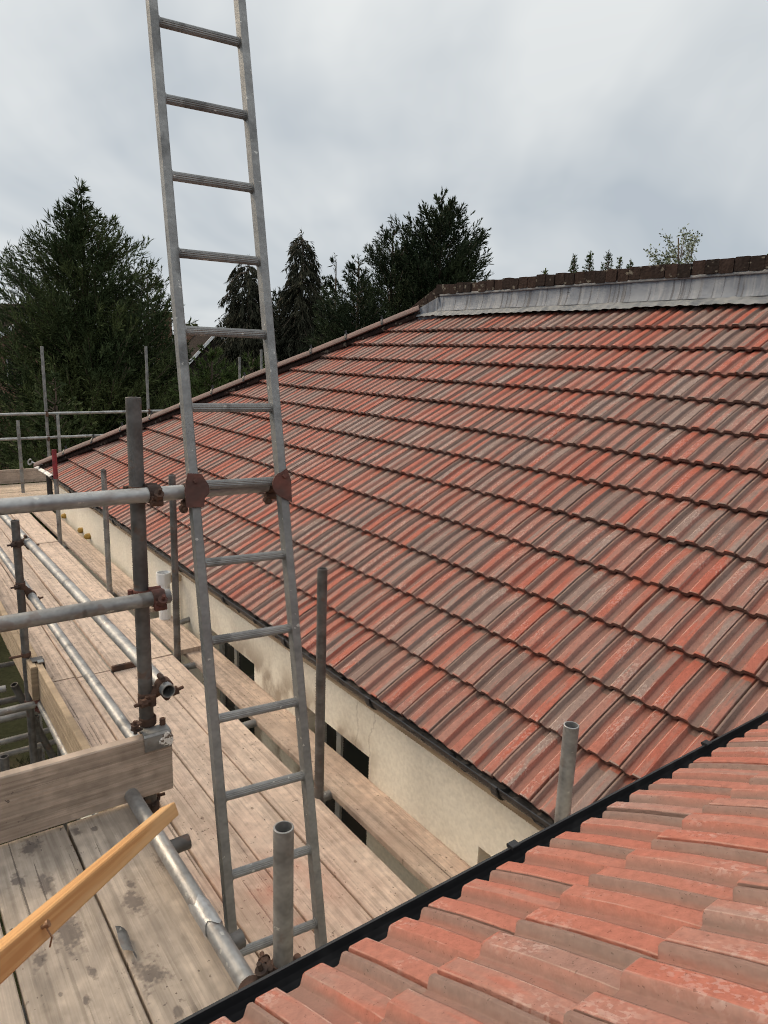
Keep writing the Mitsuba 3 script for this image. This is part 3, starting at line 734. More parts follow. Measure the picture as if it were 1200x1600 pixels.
# ---------------------------------------------------------------- scaffold: tubes
def tube(a, b, label, mat='galv_mat', group=None, **kw):
    k = thing('scaffold_tube', label, 'scaffold tube', group)
    part(k, 'pipe', pipe(a, b, **kw), mat, smooth=40)
    return k


YL = 0.70                                    # outer line of standards
S1 = V(0.702, 2.302)
tube((S1[0], S1[1], -CZ), (S1[0] - 0.004, S1[1], -0.152), 'tall thick dark upright tube behind the toe board, carrying both near guard rails', 'dark_tube_mat')
tube((0.70, 1.302, -CZ), (0.70, 1.302, -1.079), 'short upright tube with open top in front of the ladder foot', 'dull_mat')
tube((1.69, 1.272, -CZ), (1.69, 1.272, -1.100), 'pale upright tube with open top standing at the black gutter of the front roof', 'galv_mat')
tube((1.69, 2.768, -CZ), (1.69, 2.768, -0.989), 'dark upright tube right of the ladder, standing in the gap by the wall', 'dark_tube_mat')
tube((1.70, 4.80, -CZ), (1.70, 4.80, -0.85), 'dark upright tube beside the white pipe, left of the ladder', 'dark_tube_mat')
tube((1.69, 6.52, -CZ), (1.69, 6.52, -1.066), 'slim upright tube in front of the far half of the gutter', 'dull_mat')
rt = tube((1.705, 8.57, -CZ), (1.70, 8.57, -1.141), 'upright tube with a red painted top near the far roof corner', 'dull_mat')
part(rt, 'painted_top', pipe((1.70, 8.57, -1.47), (1.70, 8.57, -1.139), 0.0248, 0.0055), 'red_paint_mat', smooth=40, label='red painted top')
tube((0.70, 4.772, -CZ), (0.698, 4.772, -1.06), 'short upright tube at the left edge carrying the two low guard rails', 'dark_tube_mat')
tube((-2.2, 2.25, -0.447), (1.20, 2.25, -0.460), 'upper near guard rail, horizontal tube running from the left edge to the ladder', 'galv_mat')
tube((-2.2, 2.25, -0.806), (0.776, 2.25, -0.809), 'lower near guard rail, horizontal tube ending just past the thick upright', 'dull_mat')
tube((0.757, 12.3, -1.36), (0.757, 2.236, -1.146), 'upper of two receding rails, its open end clamped at the thick upright', 'galv_mat')
tube((0.757, 12.3, -1.62), (0.757, 2.30, -1.535), 'lower of the two rails receding along the deck edge', 'galv_mat')
tube((0.617, 1.13, -1.492), (0.617, 2.42, -1.492), 'bright galvanised tube lying along the edge of the near platform', 'galv_mat')
for i, (y, x1, lb) in enumerate([(2.83, 1.93, 'transom tube end under the inner board at the dark upright right of the ladder'), (4.72, 1.93, 'transom tube end in the gap below the upright beside the white pipe'),
                                 (3.72, 2.0, 'transom tube crossing the gap behind the ladder'), (6.58, 1.93, 'transom tube under the deck at the slim upright'),
                                 (8.50, 1.93, 'transom tube under the deck at the red topped upright')]):
    tube((0.80, y, DZ - 0.063), (x1, y, DZ - 0.063), lb, 'dull_mat')
tube((0.752, 1.0, DZ - 0.073), (0.752, 12.7, DZ - 0.073), 'ledger tube running under the side toe board', 'dull_mat')
tube((1.70, 1.0, DZ - 0.112), (1.70, 12.7, DZ - 0.112), 'ledger tube under the deck along the wall side', 'dull_mat')
low = [((-3.0, 5.2, -2.36), (0.62, 5.2, -2.34), 'bright horizontal tube at the left edge just below the deck', 'galv_mat'), ((-3.0, 4.71, -2.262), (0.745, 4.71, -2.274), 'horizontal tube clamped to the short upright below the toe board', 'dull_mat'),
       ((-3.0, 5.05, -2.49), (1.6, 5.05, -2.49), 'thin lit horizontal tube under the clamped tube at the left edge', 'dull_mat'), ((-3.0, 6.1, -3.20), (1.7, 6.1, -3.21), 'upper low level tube above the dark grass', 'dull_mat'),
       ((-3.0, 6.1, -3.32), (1.7, 6.1, -3.33), 'lower low level tube above the dark grass', 'dull_mat'), ((0.47, 4.2, -CZ), (0.462, 4.2, -2.30), 'dark upright tube at the far left edge below the deck', 'dark_tube_mat'),
       ((-3.0, 5.6, -2.62), (1.6, 5.6, -2.62), 'dark horizontal tube between the lit ones at the left edge', 'dark_tube_mat'), ((-3.0, 7.2, -3.0), (1.6, 7.2, -3.0), 'far dark horizontal tube over the grass at the left edge', 'dark_tube_mat'),
       ((0.66, 5.1, -2.28), (1.0, 5.3, -3.3), 'short dark diagonal brace with an open top below the side toe board', 'dark_tube_mat'), ((0.95, 6.2, -CZ), (0.95, 6.2, -3.1), 'thin dark upright far below the toe board', 'dark_tube_mat'),
       ((1.12, 6.2, -CZ), (1.12, 6.2, -3.05), 'second thin dark upright far below the toe board', 'dark_tube_mat')]
for a, b, lb, mt in low: tube(a, b, lb, mt)
# far return of the scaffold
FYr = 12.68
tube((-1.5, FYr - 0.05, -1.108), (9.0, FYr - 0.05, -1.055), 'upper horizontal guard rail of the far return in front of the dark trees', 'galv_mat')
tube((-1.5, FYr - 0.05, -1.502), (9.0, FYr - 0.05, -1.44), 'lower horizontal guard rail of the far return in front of the dark trees', 'galv_mat')
for x, y, zt, lb, mt in [(2.435, FYr, -0.02, 'tall upright tube of the far return near the left edge', 'dull_mat'), (4.10, FYr, 0.04, 'tall upright tube of the far return seen right of the thick upright', 'dull_mat'),
                         (2.585, FYr - 0.1, -1.10, 'short upright ending at the upper far rail', 'galv_mat'), (1.86, 11.75, -1.108, 'upright tube at the inner corner of the far return', 'dull_mat'),
                         (5.85, FYr, -0.10, 'upright tube seen through the ladder just above the hip, left one', 'dull_mat'), (6.30, FYr, 0.05, 'upright tube seen through the ladder just above the hip, right one', 'dull_mat')]:
    tube((x, y, -CZ), (x, y, zt), lb, mt)


# ---------------------------------------------------------------- couplers
def ring(c, axis, r0=0.0245, r1=0.0295, w=0.040, gap=0.0, seg=22):
    x, y, d = frame_of(axis); prof = [(r0, -w / 2), (r1 - 0.002, -w / 2), (r1, -w / 2 + 0.004), (r1, w / 2 - 0.004), (r1 - 0.002, w / 2), (r0, w / 2)]
    t = np.arange(seg) / seg * 2 * np.pi; v, f = [], []
    for rr, s in prof: v.append(np.asarray(c) + d * s + rr * (np.cos(t)[:, None] * x + np.sin(t)[:, None] * y))
    n, m = seg, len(prof)
    for i in range(m):
        for k in range(n):
            p, q = i * n + k, i * n + (k + 1) % n; p2, q2 = ((i + 1) % m) * n + k, ((i + 1) % m) * n + (k + 1) % n
            f += [[p, q, q2], [p, q2, p2]]
    return trimesh.Trimesh(np.vstack(v), np.array(f), process=False)


def coupler(c1, ax1, c2, ax2, label, bolt1, bolt2, mat='rust_mat', seed=0):
    """Two hinged bands (on the tube through c1 along ax1 and the one through c2 along ax2) and two eye bolts pointing bolt1 and bolt2."""
    k = thing('scaffold_coupler', label, 'scaffold coupler')
    c1, c2 = np.asarray(c1, float), np.asarray(c2, float); u = (c2 - c1) / max(np.linalg.norm(c2 - c1), 1e-6)
    body = [ring(c1, ax1), ring(c2, ax2)]
    for c, ax, bl in ((c1, ax1, bolt1), (c2, ax2, bolt2)):
        a = np.asarray(ax, float) / np.linalg.norm(ax); b = np.asarray(bl, float); b = b - a * (b @ a); b /= np.linalg.norm(b); s = np.cross(a, b)
        p = c + s * 0.030
        body += [sweep(p - b * 0.004 - a * 0.019 + s * 0.006, p - b * 0.004 + a * 0.019 + s * 0.006, circle(0.012, 10)), sweep(c - s * 0.036 - a * 0.02, c - s * 0.036 + a * 0.02, circle(0.009, 10)),
                 sweep(p + b * 0.012 - a * 0.017, p + b * 0.012 + a * 0.017, rect(0.016, 0.013, 0.003))]
    body.append(sweep(c1 + u * 0.022, c2 - u * 0.022, circle(0.021, 10)))
    b_ = trimesh.util.concatenate(body); part(k, 'body', rough(b_, 0.0014, 70.0, seed), mat, smooth=40)
    for c, ax, bl in ((c1, ax1, bolt1), (c2, ax2, bolt2)):
        a = np.asarray(ax, float) / np.linalg.norm(ax); b = np.asarray(bl, float); b = b - a * (b @ a); b /= np.linalg.norm(b); s = np.cross(a, b); p = c + s * 0.037
        bt = part(k, 'bolt', sweep(p - b * 0.012, p + b * 0.062, circle(0.0062, 10)), mat, smooth=40)
        part(bt, 'nut', [sweep(p + b * 0.020, p + b * 0.038, circle(0.0145, 6)), sweep(p + b * 0.0375, p + b * 0.041, circle(0.016, 12))], mat, smooth=20)
    return k


X_, Y_, Z_ = V(1, 0, 0), V(0, 1, 0), V(0, 0, 1)
coupler((0.70, 2.302, -0.456), Z_, (0.735, 2.25, -0.456), X_, 'rusty coupler joining the upper near rail to the thick upright', V(-0.3, -1, 0), V(0, -0.6, 0.8), seed=1)
coupler((0.70, 2.302, -0.808), Z_, (0.735, 2.25, -0.808), X_, 'reddish coupler joining the lower near rail to the thick upright', V(-0.3, -1, 0), V(0, -0.6, 0.8), 'red_rust_mat', seed=2)
coupler((0.702, 2.302, -1.180), Z_, (0.757, 2.285, -1.147), Y_, 'rusty coupler holding the open ended rail to the thick upright above the toe board', V(-1, -0.15, 0), V(1, 0, 0.25), seed=3)
coupler((0.70, 4.772, -1.205), Z_, (0.757, 4.772, -1.205), Y_, 'rusty upper coupler on the short upright at the left edge', V(-1, 0, 0), V(1, 0, 0.2), seed=4)
coupler((0.70, 4.772, -1.478), Z_, (0.757, 4.772, -1.556), Y_, 'rusty lower coupler on the short upright at the left edge', V(-1, 0, 0), V(1, 0, 0.2), seed=5)
coupler((0.70, 4.772, -2.28), Z_, (0.735, 4.715, -2.276), X_, 'dull red coupler under the side toe board at the short upright', V(1, 0.1, 0), V(0, -1, 0.3), 'red_rust_mat', seed=6)
coupler((0.70, 1.302, -1.47), Z_, (0.617, 1.302, -1.492), Y_, 'rusty coupler between the lying tube and the short upright by the ladder foot', V(0.2, 1, 0), V(-0.3, 0, 1), seed=7)
coupler((0.702, 2.302, -1.60), Z_, (0.617, 2.33, -1.492), Y_, 'dark coupler at the foot of the thick upright below the toe board', V(1, 0, 0), V(0.4, 0, 1), 'rust_mat', seed=8)
for x, z, n_, s_ in ((2.435, -1.09, 'upper', 9), (2.435, -1.485, 'lower', 10), (4.10, -1.08, 'right hand', 11)):
    coupler((x, FYr, z), Z_, (x, FYr - 0.05, z), X_, 'small dark %s coupler on the far return rails' % n_, V(1, 0.2, 0), V(0, -1, 0.4), seed=s_)
# toe board clips
k = thing('toe_board_clip', 'worn steel clip splashed with white, holding the near toe board to the thick upright', 'clip')
cw = [V(0, 2.285, -1.300), V(0, 2.280, -1.287), V(0, 2.255, -1.2865), V(0, 2.236, -1.288), V(0, 2.2295, -1.296), V(0, 2.2275, -1.318), V(0, 2.229, -1.346)]
part(k, 'hook', [sweep(V(0.712, 0, 0) + p, V(0.712, 0, 0) + q, rect(0.092, 0.005, 0.001), xaxis=X_) for p, q in zip(cw[:-1], cw[1:])], 'dull_mat', smooth=50)
rg = np.random.default_rng(4); ang = np.arange(22) / 22 * 2 * np.pi; rad = 0.024 * (0.55 + 0.9 * meshkit.fbm(np.stack([np.cos(ang) * 1.3 + 5, np.sin(ang) * 1.3, 0 * ang], 1), 3, 3)); o = np.stack([0.9 * rad * np.cos(ang), 1.15 * rad * np.sin(ang)], 1)
v = np.vstack([[[0.740, 2.2215, -1.318]], np.stack([0.740 + 0.86 * o[:, 0], 0 * ang + 2.2225, -1.318 + 0.86 * o[:, 1]], 1), np.stack([0.740 + o[:, 0], 0 * ang + 2.226, -1.318 + o[:, 1]], 1)])
f = []
for q in range(22): q2 = (q + 1) % 22; f += [[0, 1 + q, 1 + q2], [1 + q, 23 + q, 23 + q2], [1 + q, 23 + q2, 1 + q2]]
part(k, 'splash', trimesh.Trimesh(v, np.array(f), process=False), 'plaster_mat', label='white plaster splash')
b1 = part(k, 'clamp', [ring((0.702, 2.302, -1.268), Z_, w=0.03)] + [sweep((0.64, 2.26, -1.272 + q), (0.665, 2.27, -1.272 + q), rect(0.03, 0.006, 0.001)) for q in (0.0, 0.022)], 'rust_mat', smooth=30)
part(k, 'bolt', [sweep((0.645, 2.258, -1.283), (0.645, 2.258, -1.235), circle(0.006, 8)), sweep((0.645, 2.258, -1.262), (0.645, 2.258, -1.25), circle(0.013, 6))], 'rust_mat')
part(k, 'bolt', sweep((0.745, 2.275, -1.288), (0.745, 2.275, -1.262), circle(0.011, 6)), 'rust_mat')
k = thing('toe_board_clip', 'dark clip with a white end on the side toe board at the short upright', 'clip')
part(k, 'hook', [sweep((0.715, 4.70, -1.963), (0.785, 4.70, -1.963), rect(0.07, 0.006, 0.001)), sweep((0.782, 4.70, -1.963), (0.790, 4.70, -2.03), rect(0.006, 0.07, 0.001))], 'dark_tube_mat')
part(k, 'clamp', [ring((0.70, 4.772, -1.945), Z_, w=0.03), sweep((0.60, 4.76, -1.945), (0.68, 4.76, -1.945), circle(0.009, 8))], 'rust_mat', smooth=30)
part(k, 'splash', sweep((0.762, 4.672, -1.962), (0.762, 4.64, -1.965), rect(0.035, 0.006, 0.001)), 'galv_mat')

# ---------------------------------------------------------------- ladder
LS = 0.925
F0 = V(1.03448068, 1.94477079, -2.2) * LS; LD = V(0.03227656, 0.24750544, 0.96834874); LC = V(0.99334646, -0.11510518, -0.00368942); LN = np.cross(LC, LD)
LW, L0, LDS = 0.33291238 * LS, 0.11762887 * LS, 0.27796812 * LS
bot = (-2.195 - F0[2]) / LD[2]
K = thing('ladder', 'galvanised steel ladder leaning up past the guard rail into the sky', 'ladder')
for s in (-1, 1):
    a = F0 + LC * s * LW / 2 + LD * bot; b = F0 + LC * s * LW / 2 + LD * 4.1
    poly = np.array([[-0.0145, -0.025], [0.0105, -0.025], [0.0145, -0.021], [0.0145, -0.004], [0.0125, -0.002], [0.0125, 0.002], [0.0145, 0.004], [0.0145, 0.021], [0.0105, 0.025], [-0.0105, 0.025], [-0.0145, 0.021], [-0.0145, -0.021]])[:, [0, 1]]
    part(K, 'stile', sweep(a, b, poly * V(s if False else 1, 1), 1, xaxis=LC), 'ladder_mat')
rib = []
for q in range(32):
    a_ = q / 32 * 2 * np.pi; rr = 0.0152 if q % 2 else 0.0136; rib.append((rr * math.cos(a_), rr * math.sin(a_)))
rib = np.array(rib)
for q in range(-1, 16):
    s_ = L0 + LDS * q
    if s_ < bot + 0.05 or s_ > 4.05: continue
    c_ = F0 + LD * s_
    part(K, 'rung', [sweep(c_ - LC * (LW / 2 - 0.012), c_ + LC * (LW / 2 - 0.012), rib)] +
         [sweep(c_ + LC * e * (LW / 2 - 0.019), c_ + LC * e * (LW / 2 - 0.0125), circle(0.0185, 16)) for e in (-1, 1)], 'ladder_mat', smooth=25)
for s, lb in ((-1, 'flat reddish brown plate coupler clamping the left ladder stile to the upper rail'), (1, 'reddish brown rounded coupler clamping the right ladder stile to the upper rail')):
    k = thing('ladder_coupler', lb, 'scaffold coupler')
    c_ = F0 + LC * s * LW / 2; t = (-0.452 - c_[2]) / LD[2]; c_ = c_ + LD * t
    if s < 0:
        out = np.array([[-0.034, -0.055], [0.022, -0.056], [0.026, -0.03], [0.043, -0.012], [0.043, 0.014], [0.022, 0.052], [-0.022, 0.056], [-0.030, 0.03], [-0.036, 0.0]])
        pl = sweep(c_ - LN * -0.0 + LN * 0.0 + (-LN if LN[1] > 0 else LN) * 0.027, c_ + (-LN if LN[1] > 0 else LN) * 0.034, out if np.cross(out[1] - out[0], out[2] - out[1]) > 0 else out[::-1], xaxis=LC)
        # orient the outline in the ladder's plane
        nn = (-LN if LN[1] > 0 else LN); vv = []
        for off in (0.027, 0.034): vv.append(c_ + nn * off + out[:, :1] * LC + out[:, 1:] * LD)
    else:
        ang = np.linspace(0.55 * np.pi, 1.42 * np.pi, 9); arc = np.stack([0.045 * np.cos(ang), 0.045 * np.sin(ang)], 1)
        out = np.vstack([[[0.020, -0.062], [0.024, 0.012], [0.012, 0.056]], arc])
        nn = (-LN if LN[1] > 0 else LN); vv = []
        for off in (0.027, 0.034): vv.append(c_ + nn * off + out[:, :1] * LC + out[:, 1:] * LD)
    m = len(out); v = np.vstack(vv); f = []
    for q in range(m):
        q2 = (q + 1) % m; f += [[q, q2, q2 + m], [q, q2 + m, q + m]]
    for q in range(1, m - 1): f += [[0, q + 1, q], [m, m + q, m + q + 1]]
    part(k, 'plate', trimesh.Trimesh(v, np.array(f), process=False), 'red_rust_mat', label='flat reddish plate')
    part(k, 'bolt', [sweep(c_ + nn * 0.034 + LD * 0.03, c_ + nn * 0.042 + LD * 0.03, circle(0.008, 6))], 'red_rust_mat')
    rc = V(c_[0] + 0.0, 2.25, -0.4595)
    part(k, 'jaw', [ring(rc - X_ * s * 0.0, X_, w=0.05), sweep(rc + V(-0.03, 0, -0.04), rc + V(0.03, 0, -0.04), circle(0.014, 8)), sweep(rc + V(-0.035, 0.0, -0.05), rc + V(-0.035, -0.05, -0.05), circle(0.007, 8)),
                    sweep(rc + V(-0.035, -0.02, -0.05), rc + V(-0.035, -0.035, -0.05), circle(0.014, 6))], 'rust_mat', smooth=35)

# ---------------------------------------------------------------- loose things on the near platform
k = thing('timber_batten', 'long orange stained timber batten lying slanted over the near platform', 'timber')
E1, E2 = V(0.638, 1.915, -1.376), V(0.033, 0.988, -0.880)
bd = (E1 - E2) / np.linalg.norm(E1 - E2)
part(k, 'timber', sweep(E2, E1, rect(0.047, 0.041, 0.003), 8, xaxis=np.cross(bd, V(-0.30, 0.25, 0.95))), 'timber_mat')
nl = E2 + (E1 - E2) * 0.175
nrm = V(0.55, -0.5, 0.55); nrm = nrm - bd * (nrm @ bd); nrm /= np.linalg.norm(nrm)
part(k, 'screw', [sweep(nl + nrm * 0.018, nl + nrm * 0.034, circle(0.0035, 8)), sweep(nl + nrm * 0.033, nl + nrm * 0.037, circle(0.0062, 12))], 'steel_mat', smooth=30)
wr = [nl + nrm * 0.030 + V(0, 0, 0), nl + nrm * 0.034 + V(0.004, -0.01, -0.02), nl + nrm * 0.031 + V(0.002, -0.011, -0.036)]
part(k, 'wire', [sweep(p, q, circle(0.0016, 6)) for p, q in zip(wr[:-1], wr[1:])], 'steel_mat')
# lead patches dressed round the lying tube, and a bent scrap at the edge of the board
def wrap(y0, y1, r, a0, a1, seed, c=(0.617, -1.492)):
    rg = np.random.default_rng(seed); ts, ysn = np.linspace(a0, a1, 16), np.linspace(0, 1, 7); v, f = [], []
    for i, t in enumerate(ts):
        e0, e1 = y0 + 0.012 * math.sin(t * 3 + seed) + rg.normal(0, 0.003), y1 + 0.014 * math.sin(t * 4 + seed * 2) + rg.normal(0, 0.003)
        for q in ysn:
            rr = r + 0.0022 * rg.random(); v.append([c[0] + rr * math.cos(t), e0 + (e1 - e0) * q, c[1] + rr * math.sin(t)])
        if i:
            for j in range(6): a = (i - 1) * 7 + j; f += [[a, a + 1, a + 8], [a, a + 8, a + 7]]
    return trimesh.Trimesh(np.array(v), np.array(f), process=False)


for y0, y1, sd, lb in ((1.53, 1.63, 1, 'crumpled silver lead patch wrapped round the middle of the lying tube'), (1.16, 1.28, 4, 'crumpled silver lead patch wrapped round the near end of the lying tube')):
    k = thing('lead_patch', lb, 'lead patch'); part(k, 'sheet', wrap(y0, y1, 0.0262, -0.9, 3.6, sd), 'zinc_mat', smooth=50)
k = thing('lead_scrap', 'bent grey lead scrap sticking up from the gap between two platform boards', 'lead scrap')
v, f = [], []
rg = np.random.default_rng(2)
for i in range(9):
    t = i / 8
    for j in range(6):
        s_ = j / 5; a_ = -0.3 + 1.9 * s_
        v.append([0.408 + 0.028 * math.cos(a_) - 0.002 * math.sin(t * 5), 1.60 + 0.075 * t + 0.02 * s_, NZ + 0.004 + 0.030 * math.sin(a_) * (0.6 + 0.5 * t) + 0.003 * rg.random()])
    if i:
        for j in range(5): a = (i - 1) * 6 + j; f += [[a, a + 1, a + 7], [a, a + 7, a + 6]]
part(k, 'sheet', trimesh.Trimesh(np.array(v), np.array(f), process=False), 'dull_mat', smooth=60)
# short dark tube stub beside the lying tube
k = thing('tube_stub', 'short dark tube end poking out beside the lying tube', 'scaffold tube'); part(k, 'pipe', pipe((0.45, 1.545, -1.587), (0.705, 1.545, -1.575)), 'dark_tube_mat', smooth=40)
k = thing('tube_stub', 'dark open tube end below the far tip of the orange batten', 'scaffold tube'); part(k, 'pipe', pipe((0.45, 2.02, -1.59), (0.735, 2.02, -1.585)), 'dark_tube_mat', smooth=40)

# ---------------------------------------------------------------- pipes on the wall
k = thing('vent_pipe', 'white plastic pipe with a wide open collar standing beside the cream wall', 'pipe')
part(k, 'pipe', pipe((1.88, 5.58, -CZ), (1.88, 5.58, -1.83), 0.048, 0.003), 'white_mat', smooth=40)
part(k, 'collar', pipe((1.88, 5.58, -1.885), (1.88, 5.58, -1.795), 0.058, 0.006, bore=0.08), 'white_mat', smooth=40)
part(k, 'bracket', [sweep((1.93, 5.58, -1.86), (2.03, 5.58, -1.86), rect(0.06, 0.05, 0.006)), sweep((1.985, 5.62, -1.83), (1.985, 5.62, -2.6), circle(0.016, 10))], 'fascia_mat')
k = thing('overflow_pipe', 'short dark overflow pipe sticking out of the wall at board level', 'pipe'); part(k, 'pipe', pipe((1.93, 5.40, -2.19), (2.10, 5.40, -2.16), 0.022, 0.003), 'dull_mat', smooth=40)
r = np.random.default_rng(6)
for y, lb in ((9.74, 'yellow foam lump at the foot of the wall, farthest of three'), (8.88, 'yellow foam lump at the foot of the wall, middle of three'), (8.53, 'yellow foam lump at the foot of the wall, nearest of three')):
    m = trimesh.creation.icosphere(2, 0.045); m.vertices *= V(1, 0.9, 0.75); m = rough(m, 0.016, 22.0, int(y * 10)); m.apply_translation([2.005, y, -2.17]); m.visual = trimesh.visual.ColorVisuals(m)
    k = thing('foam_lump', lb, 'foam'); part(k, 'lump', trimesh.Trimesh(m.vertices, m.faces, process=False), 'foam_mat', smooth=True)

# ---------------------------------------------------------------- trees
def at(px, D, py=557.0):
    d = FWD + RIGHT * ((px - 600) / FPX) + DOWN * ((py - 800) / FPX)
    return d * D


def trunk_mesh(x, y, z0, z1, r0):
    v = sweep((x, y, z0), (x + 0.05, y, z1), circle(1, 9), 8)
    P = v.vertices; t = (P[:, 2] - z0) / (z1 - z0); c = np.stack([x + 0.05 * t, y + 0 * t], 1)
    P[:, :2] = c + (P[:, :2] - c) * (r0 * (1 - 0.93 * t))[:, None]
    return v


def quads(C, U, S):
    """Leaf sprays: narrow kites at C along U (length included) with half width vectors S."""
    n = len(C); P = np.stack([C, C + U * 0.45 + S, C + U, C + U * 0.45 - S], 1).reshape(-1, 3); i = np.arange(n) * 4
    return P, np.vstack([np.stack([i, i + 1, i + 2], 1), np.stack([i, i + 2, i + 3], 1)])


def conifer(key, x, y, ztop, zbase, prof, nb, seed, rise=0.5, curve=0.35, spray=0.40, leaf=0.15, wid=0.015, tw_n=22, lf_n=9, droop=0.0, mat='cypress_mat', flat=0.5, skirt=0.12):
    """prof: [(fraction down from the tip, crown radius)]. Branches leave the trunk, curve up, carry flat sprays of scale leaves."""
    r = np.random.default_rng(seed); Ht = ztop - zbase
    fr = np.sort(r.uniform(0, 1, nb) ** 0.72); R = np.interp(fr, [p[0] for p in prof], [p[1] for p in prof]) * np.where(r.uniform(size=nb) < 0.4, r.uniform(0.95, 1.18, nb), r.uniform(0.55, 0.95, nb)); R = np.maximum(R, 0.08)
    az = r.uniform(0, 2 * np.pi, nb); rs_ = rise * r.uniform(0.7, 1.3, nb); zb = ztop - fr * Ht - R * (rise + max(curve - droop, 0)) * 0.95
    m = tw_n
    t = (np.arange(m) + r.uniform(0, 1, (nb, m))) / m; t = skirt + (1 - skirt) * t
    dirx, diry = np.cos(az), np.sin(az); sw = r.normal(0, 0.16, nb)
    def pos(t_):
        rr = R[:, None] * t_; zz = zb[:, None] + rr * rs_[:, None] + R[:, None] * curve * t_ ** 2 - droop * R[:, None] * t_ ** 2
        ss = (sw * R)[:, None] * t_ ** 2
        return np.stack([x + rr * dirx[:, None] - ss * diry[:, None], y + rr * diry[:, None] + ss * dirx[:, None], zz], -1)
    p0 = pos(t); tg = pos(np.minimum(t + 0.05, 1.05)) - pos(t); tg /= np.linalg.norm(tg, axis=-1, keepdims=True)
    side = np.stack([-diry, dirx, 0 * az], -1)[:, None, :] * np.where(r.uniform(size=(nb, m)) < 0.5, -1, 1)[..., None]
    upv = np.cross(tg, side)
    upv *= np.where(upv[..., 2:] < 0, -1, 1)
    ln = spray * (0.35 + 1.2 * np.sqrt(np.clip(1 - t, 0, 1))) * r.uniform(0.55, 1.3, (nb, m)) * np.clip(R[:, None] / 1.2, 0.3, 1.15)
    tw_d = tg * 1.0 + side * (r.uniform(0.1, 0.95, (nb, m)) * (1.1 - 0.6 * t))[..., None] + upv * r.normal(0.12, flat, (nb, m))[..., None] - droop * V(0, 0, 1) * r.uniform(0.6, 2.6, (nb, m))[..., None]
    tw_d /= np.linalg.norm(tw_d, axis=-1, keepdims=True)
    q = (np.arange(lf_n) + 0.5) / lf_n
    C = p0[:, :, None, :] + tw_d[:, :, None, :] * (ln[..., None] * q)[..., None]
    a = r.normal(0, 0.30, C.shape); U = tw_d[:, :, None, :] + a - droop * 0.5 * V(0, 0, 1); U = U / np.linalg.norm(U, axis=-1, keepdims=True) * (leaf * r.uniform(0.55, 1.35, C.shape[:-1]))[..., None]
    kp = np.broadcast_to((r.uniform(size=(nb, m)) < np.clip(R / 1.3, 0.12, 1)[:, None])[..., None], C.shape[:-1]).reshape(-1)
    C, U = C.reshape(-1, 3)[kp], U.reshape(-1, 3)[kp]
    nl2 = 22; zt_ = np.linspace(0, 1, nl2); C2 = np.stack([x + 0 * zt_, y + 0 * zt_, ztop - 0.09 * Ht * zt_], 1); U2 = r.normal(0, 0.5, (nl2, 3)) + V(0, 0, 1.1); U2 = U2 / np.linalg.norm(U2, axis=1, keepdims=True) * leaf * 1.1
    C, U = np.vstack([C, C2]), np.vstack([U, U2])
    S = np.cross(U, r.normal(0, 1, C.shape)); S = S / np.linalg.norm(S, axis=-1, keepdims=True) * (wid * r.uniform(0.6, 1.3, len(C)))[:, None]
    Pv, F = quads(C, U, S)
    # the leading shoot
    part(key, 'crown', trimesh.Trimesh(Pv, F, process=False), mat)
    part(key, 'trunk', trunk_mesh(x, y, -CZ, ztop - 0.03 * Ht, 0.016 * (ztop + CZ) + 0.05), 'bark_mat', smooth=40)
    tips = pos(np.full((nb, 1), 1.0))[:, 0]; roots = np.stack([np.full(nb, x), np.full(nb, y), zb], 1); md = pos(np.full((nb, 1), 0.55))[:, 0]
    sel = np.arange(0, nb, 2)
    part(key, 'branches', [sweep(a_, b_, circle(0.018, 4), caps=False) for a_, b_ in zip(roots[sel], md[sel])] + [sweep(a_, b_, circle(0.008, 3), caps=False) for a_, b_ in zip(md[sel], tips[sel])], 'bark_mat', kind='stuff')


def zpx(px, py, D): return at(px, D, py)[2]


def tree(px, D, top, bottom, prof, nb, seed, label, group=None, name='conifer', **kw):
    p = at(px, D); k = thing(name, label, 'tree', group)
    zt = zpx(px, top, D); zb = zpx(px, bottom, D)
    conifer(k, p[0], p[1], zt, zb, prof, nb, seed, **kw)


u = 1 / FPX
tree(137, 20, 296, 900, [(0, 0.04), (0.04, 0.16), (0.07, 0.5), (0.12, 1.05), (0.16, 1.4), (0.22, 1.85), (0.3, 2.25), (0.5, 2.6), (1, 2.9)], 1150, 1, 'tall feathery green conifer at the left with a pointed top against the sky', rise=0.45, curve=0.30, tw_n=30, lf_n=10, wid=0.013)
tree(232, 22, 420, 900, [(0, 0.35), (0.08, 0.85), (0.25, 1.2), (0.5, 1.4), (1, 1.6)], 520, 2, 'bushy conifer with spreading top just left of the ladder', rise=0.35, curve=0.45)
tree(20, 24, 492, 900, [(0, 0.3), (0.1, 1.0), (0.4, 1.8), (1, 2.2)], 200, 3, 'low dark conifer at the left edge behind the tall one', rise=0.3, curve=0.3, mat='dark_leaf_mat')
tree(80, 16, 585, 860, [(0, 0.1), (0.2, 0.6), (0.6, 1.2), (1, 1.4)], 190, 12, 'lower green conifer in front of the tall one near the far scaffold rails', rise=0.4, curve=0.35, spray=0.26, leaf=0.12, wid=0.02)
tree(388, 30, 408, 760, [(0, 0.6), (0.1, 0.95), (0.3, 1.25), (0.6, 1.6), (1, 1.8)], 1000, 4, 'dark weeping conifer seen through the upper ladder rungs', rise=0.15, curve=0.0, droop=0.75, mat='weeping_mat', spray=0.6, flat=0.25, tw_n=16, leaf=0.2, wid=0.02)
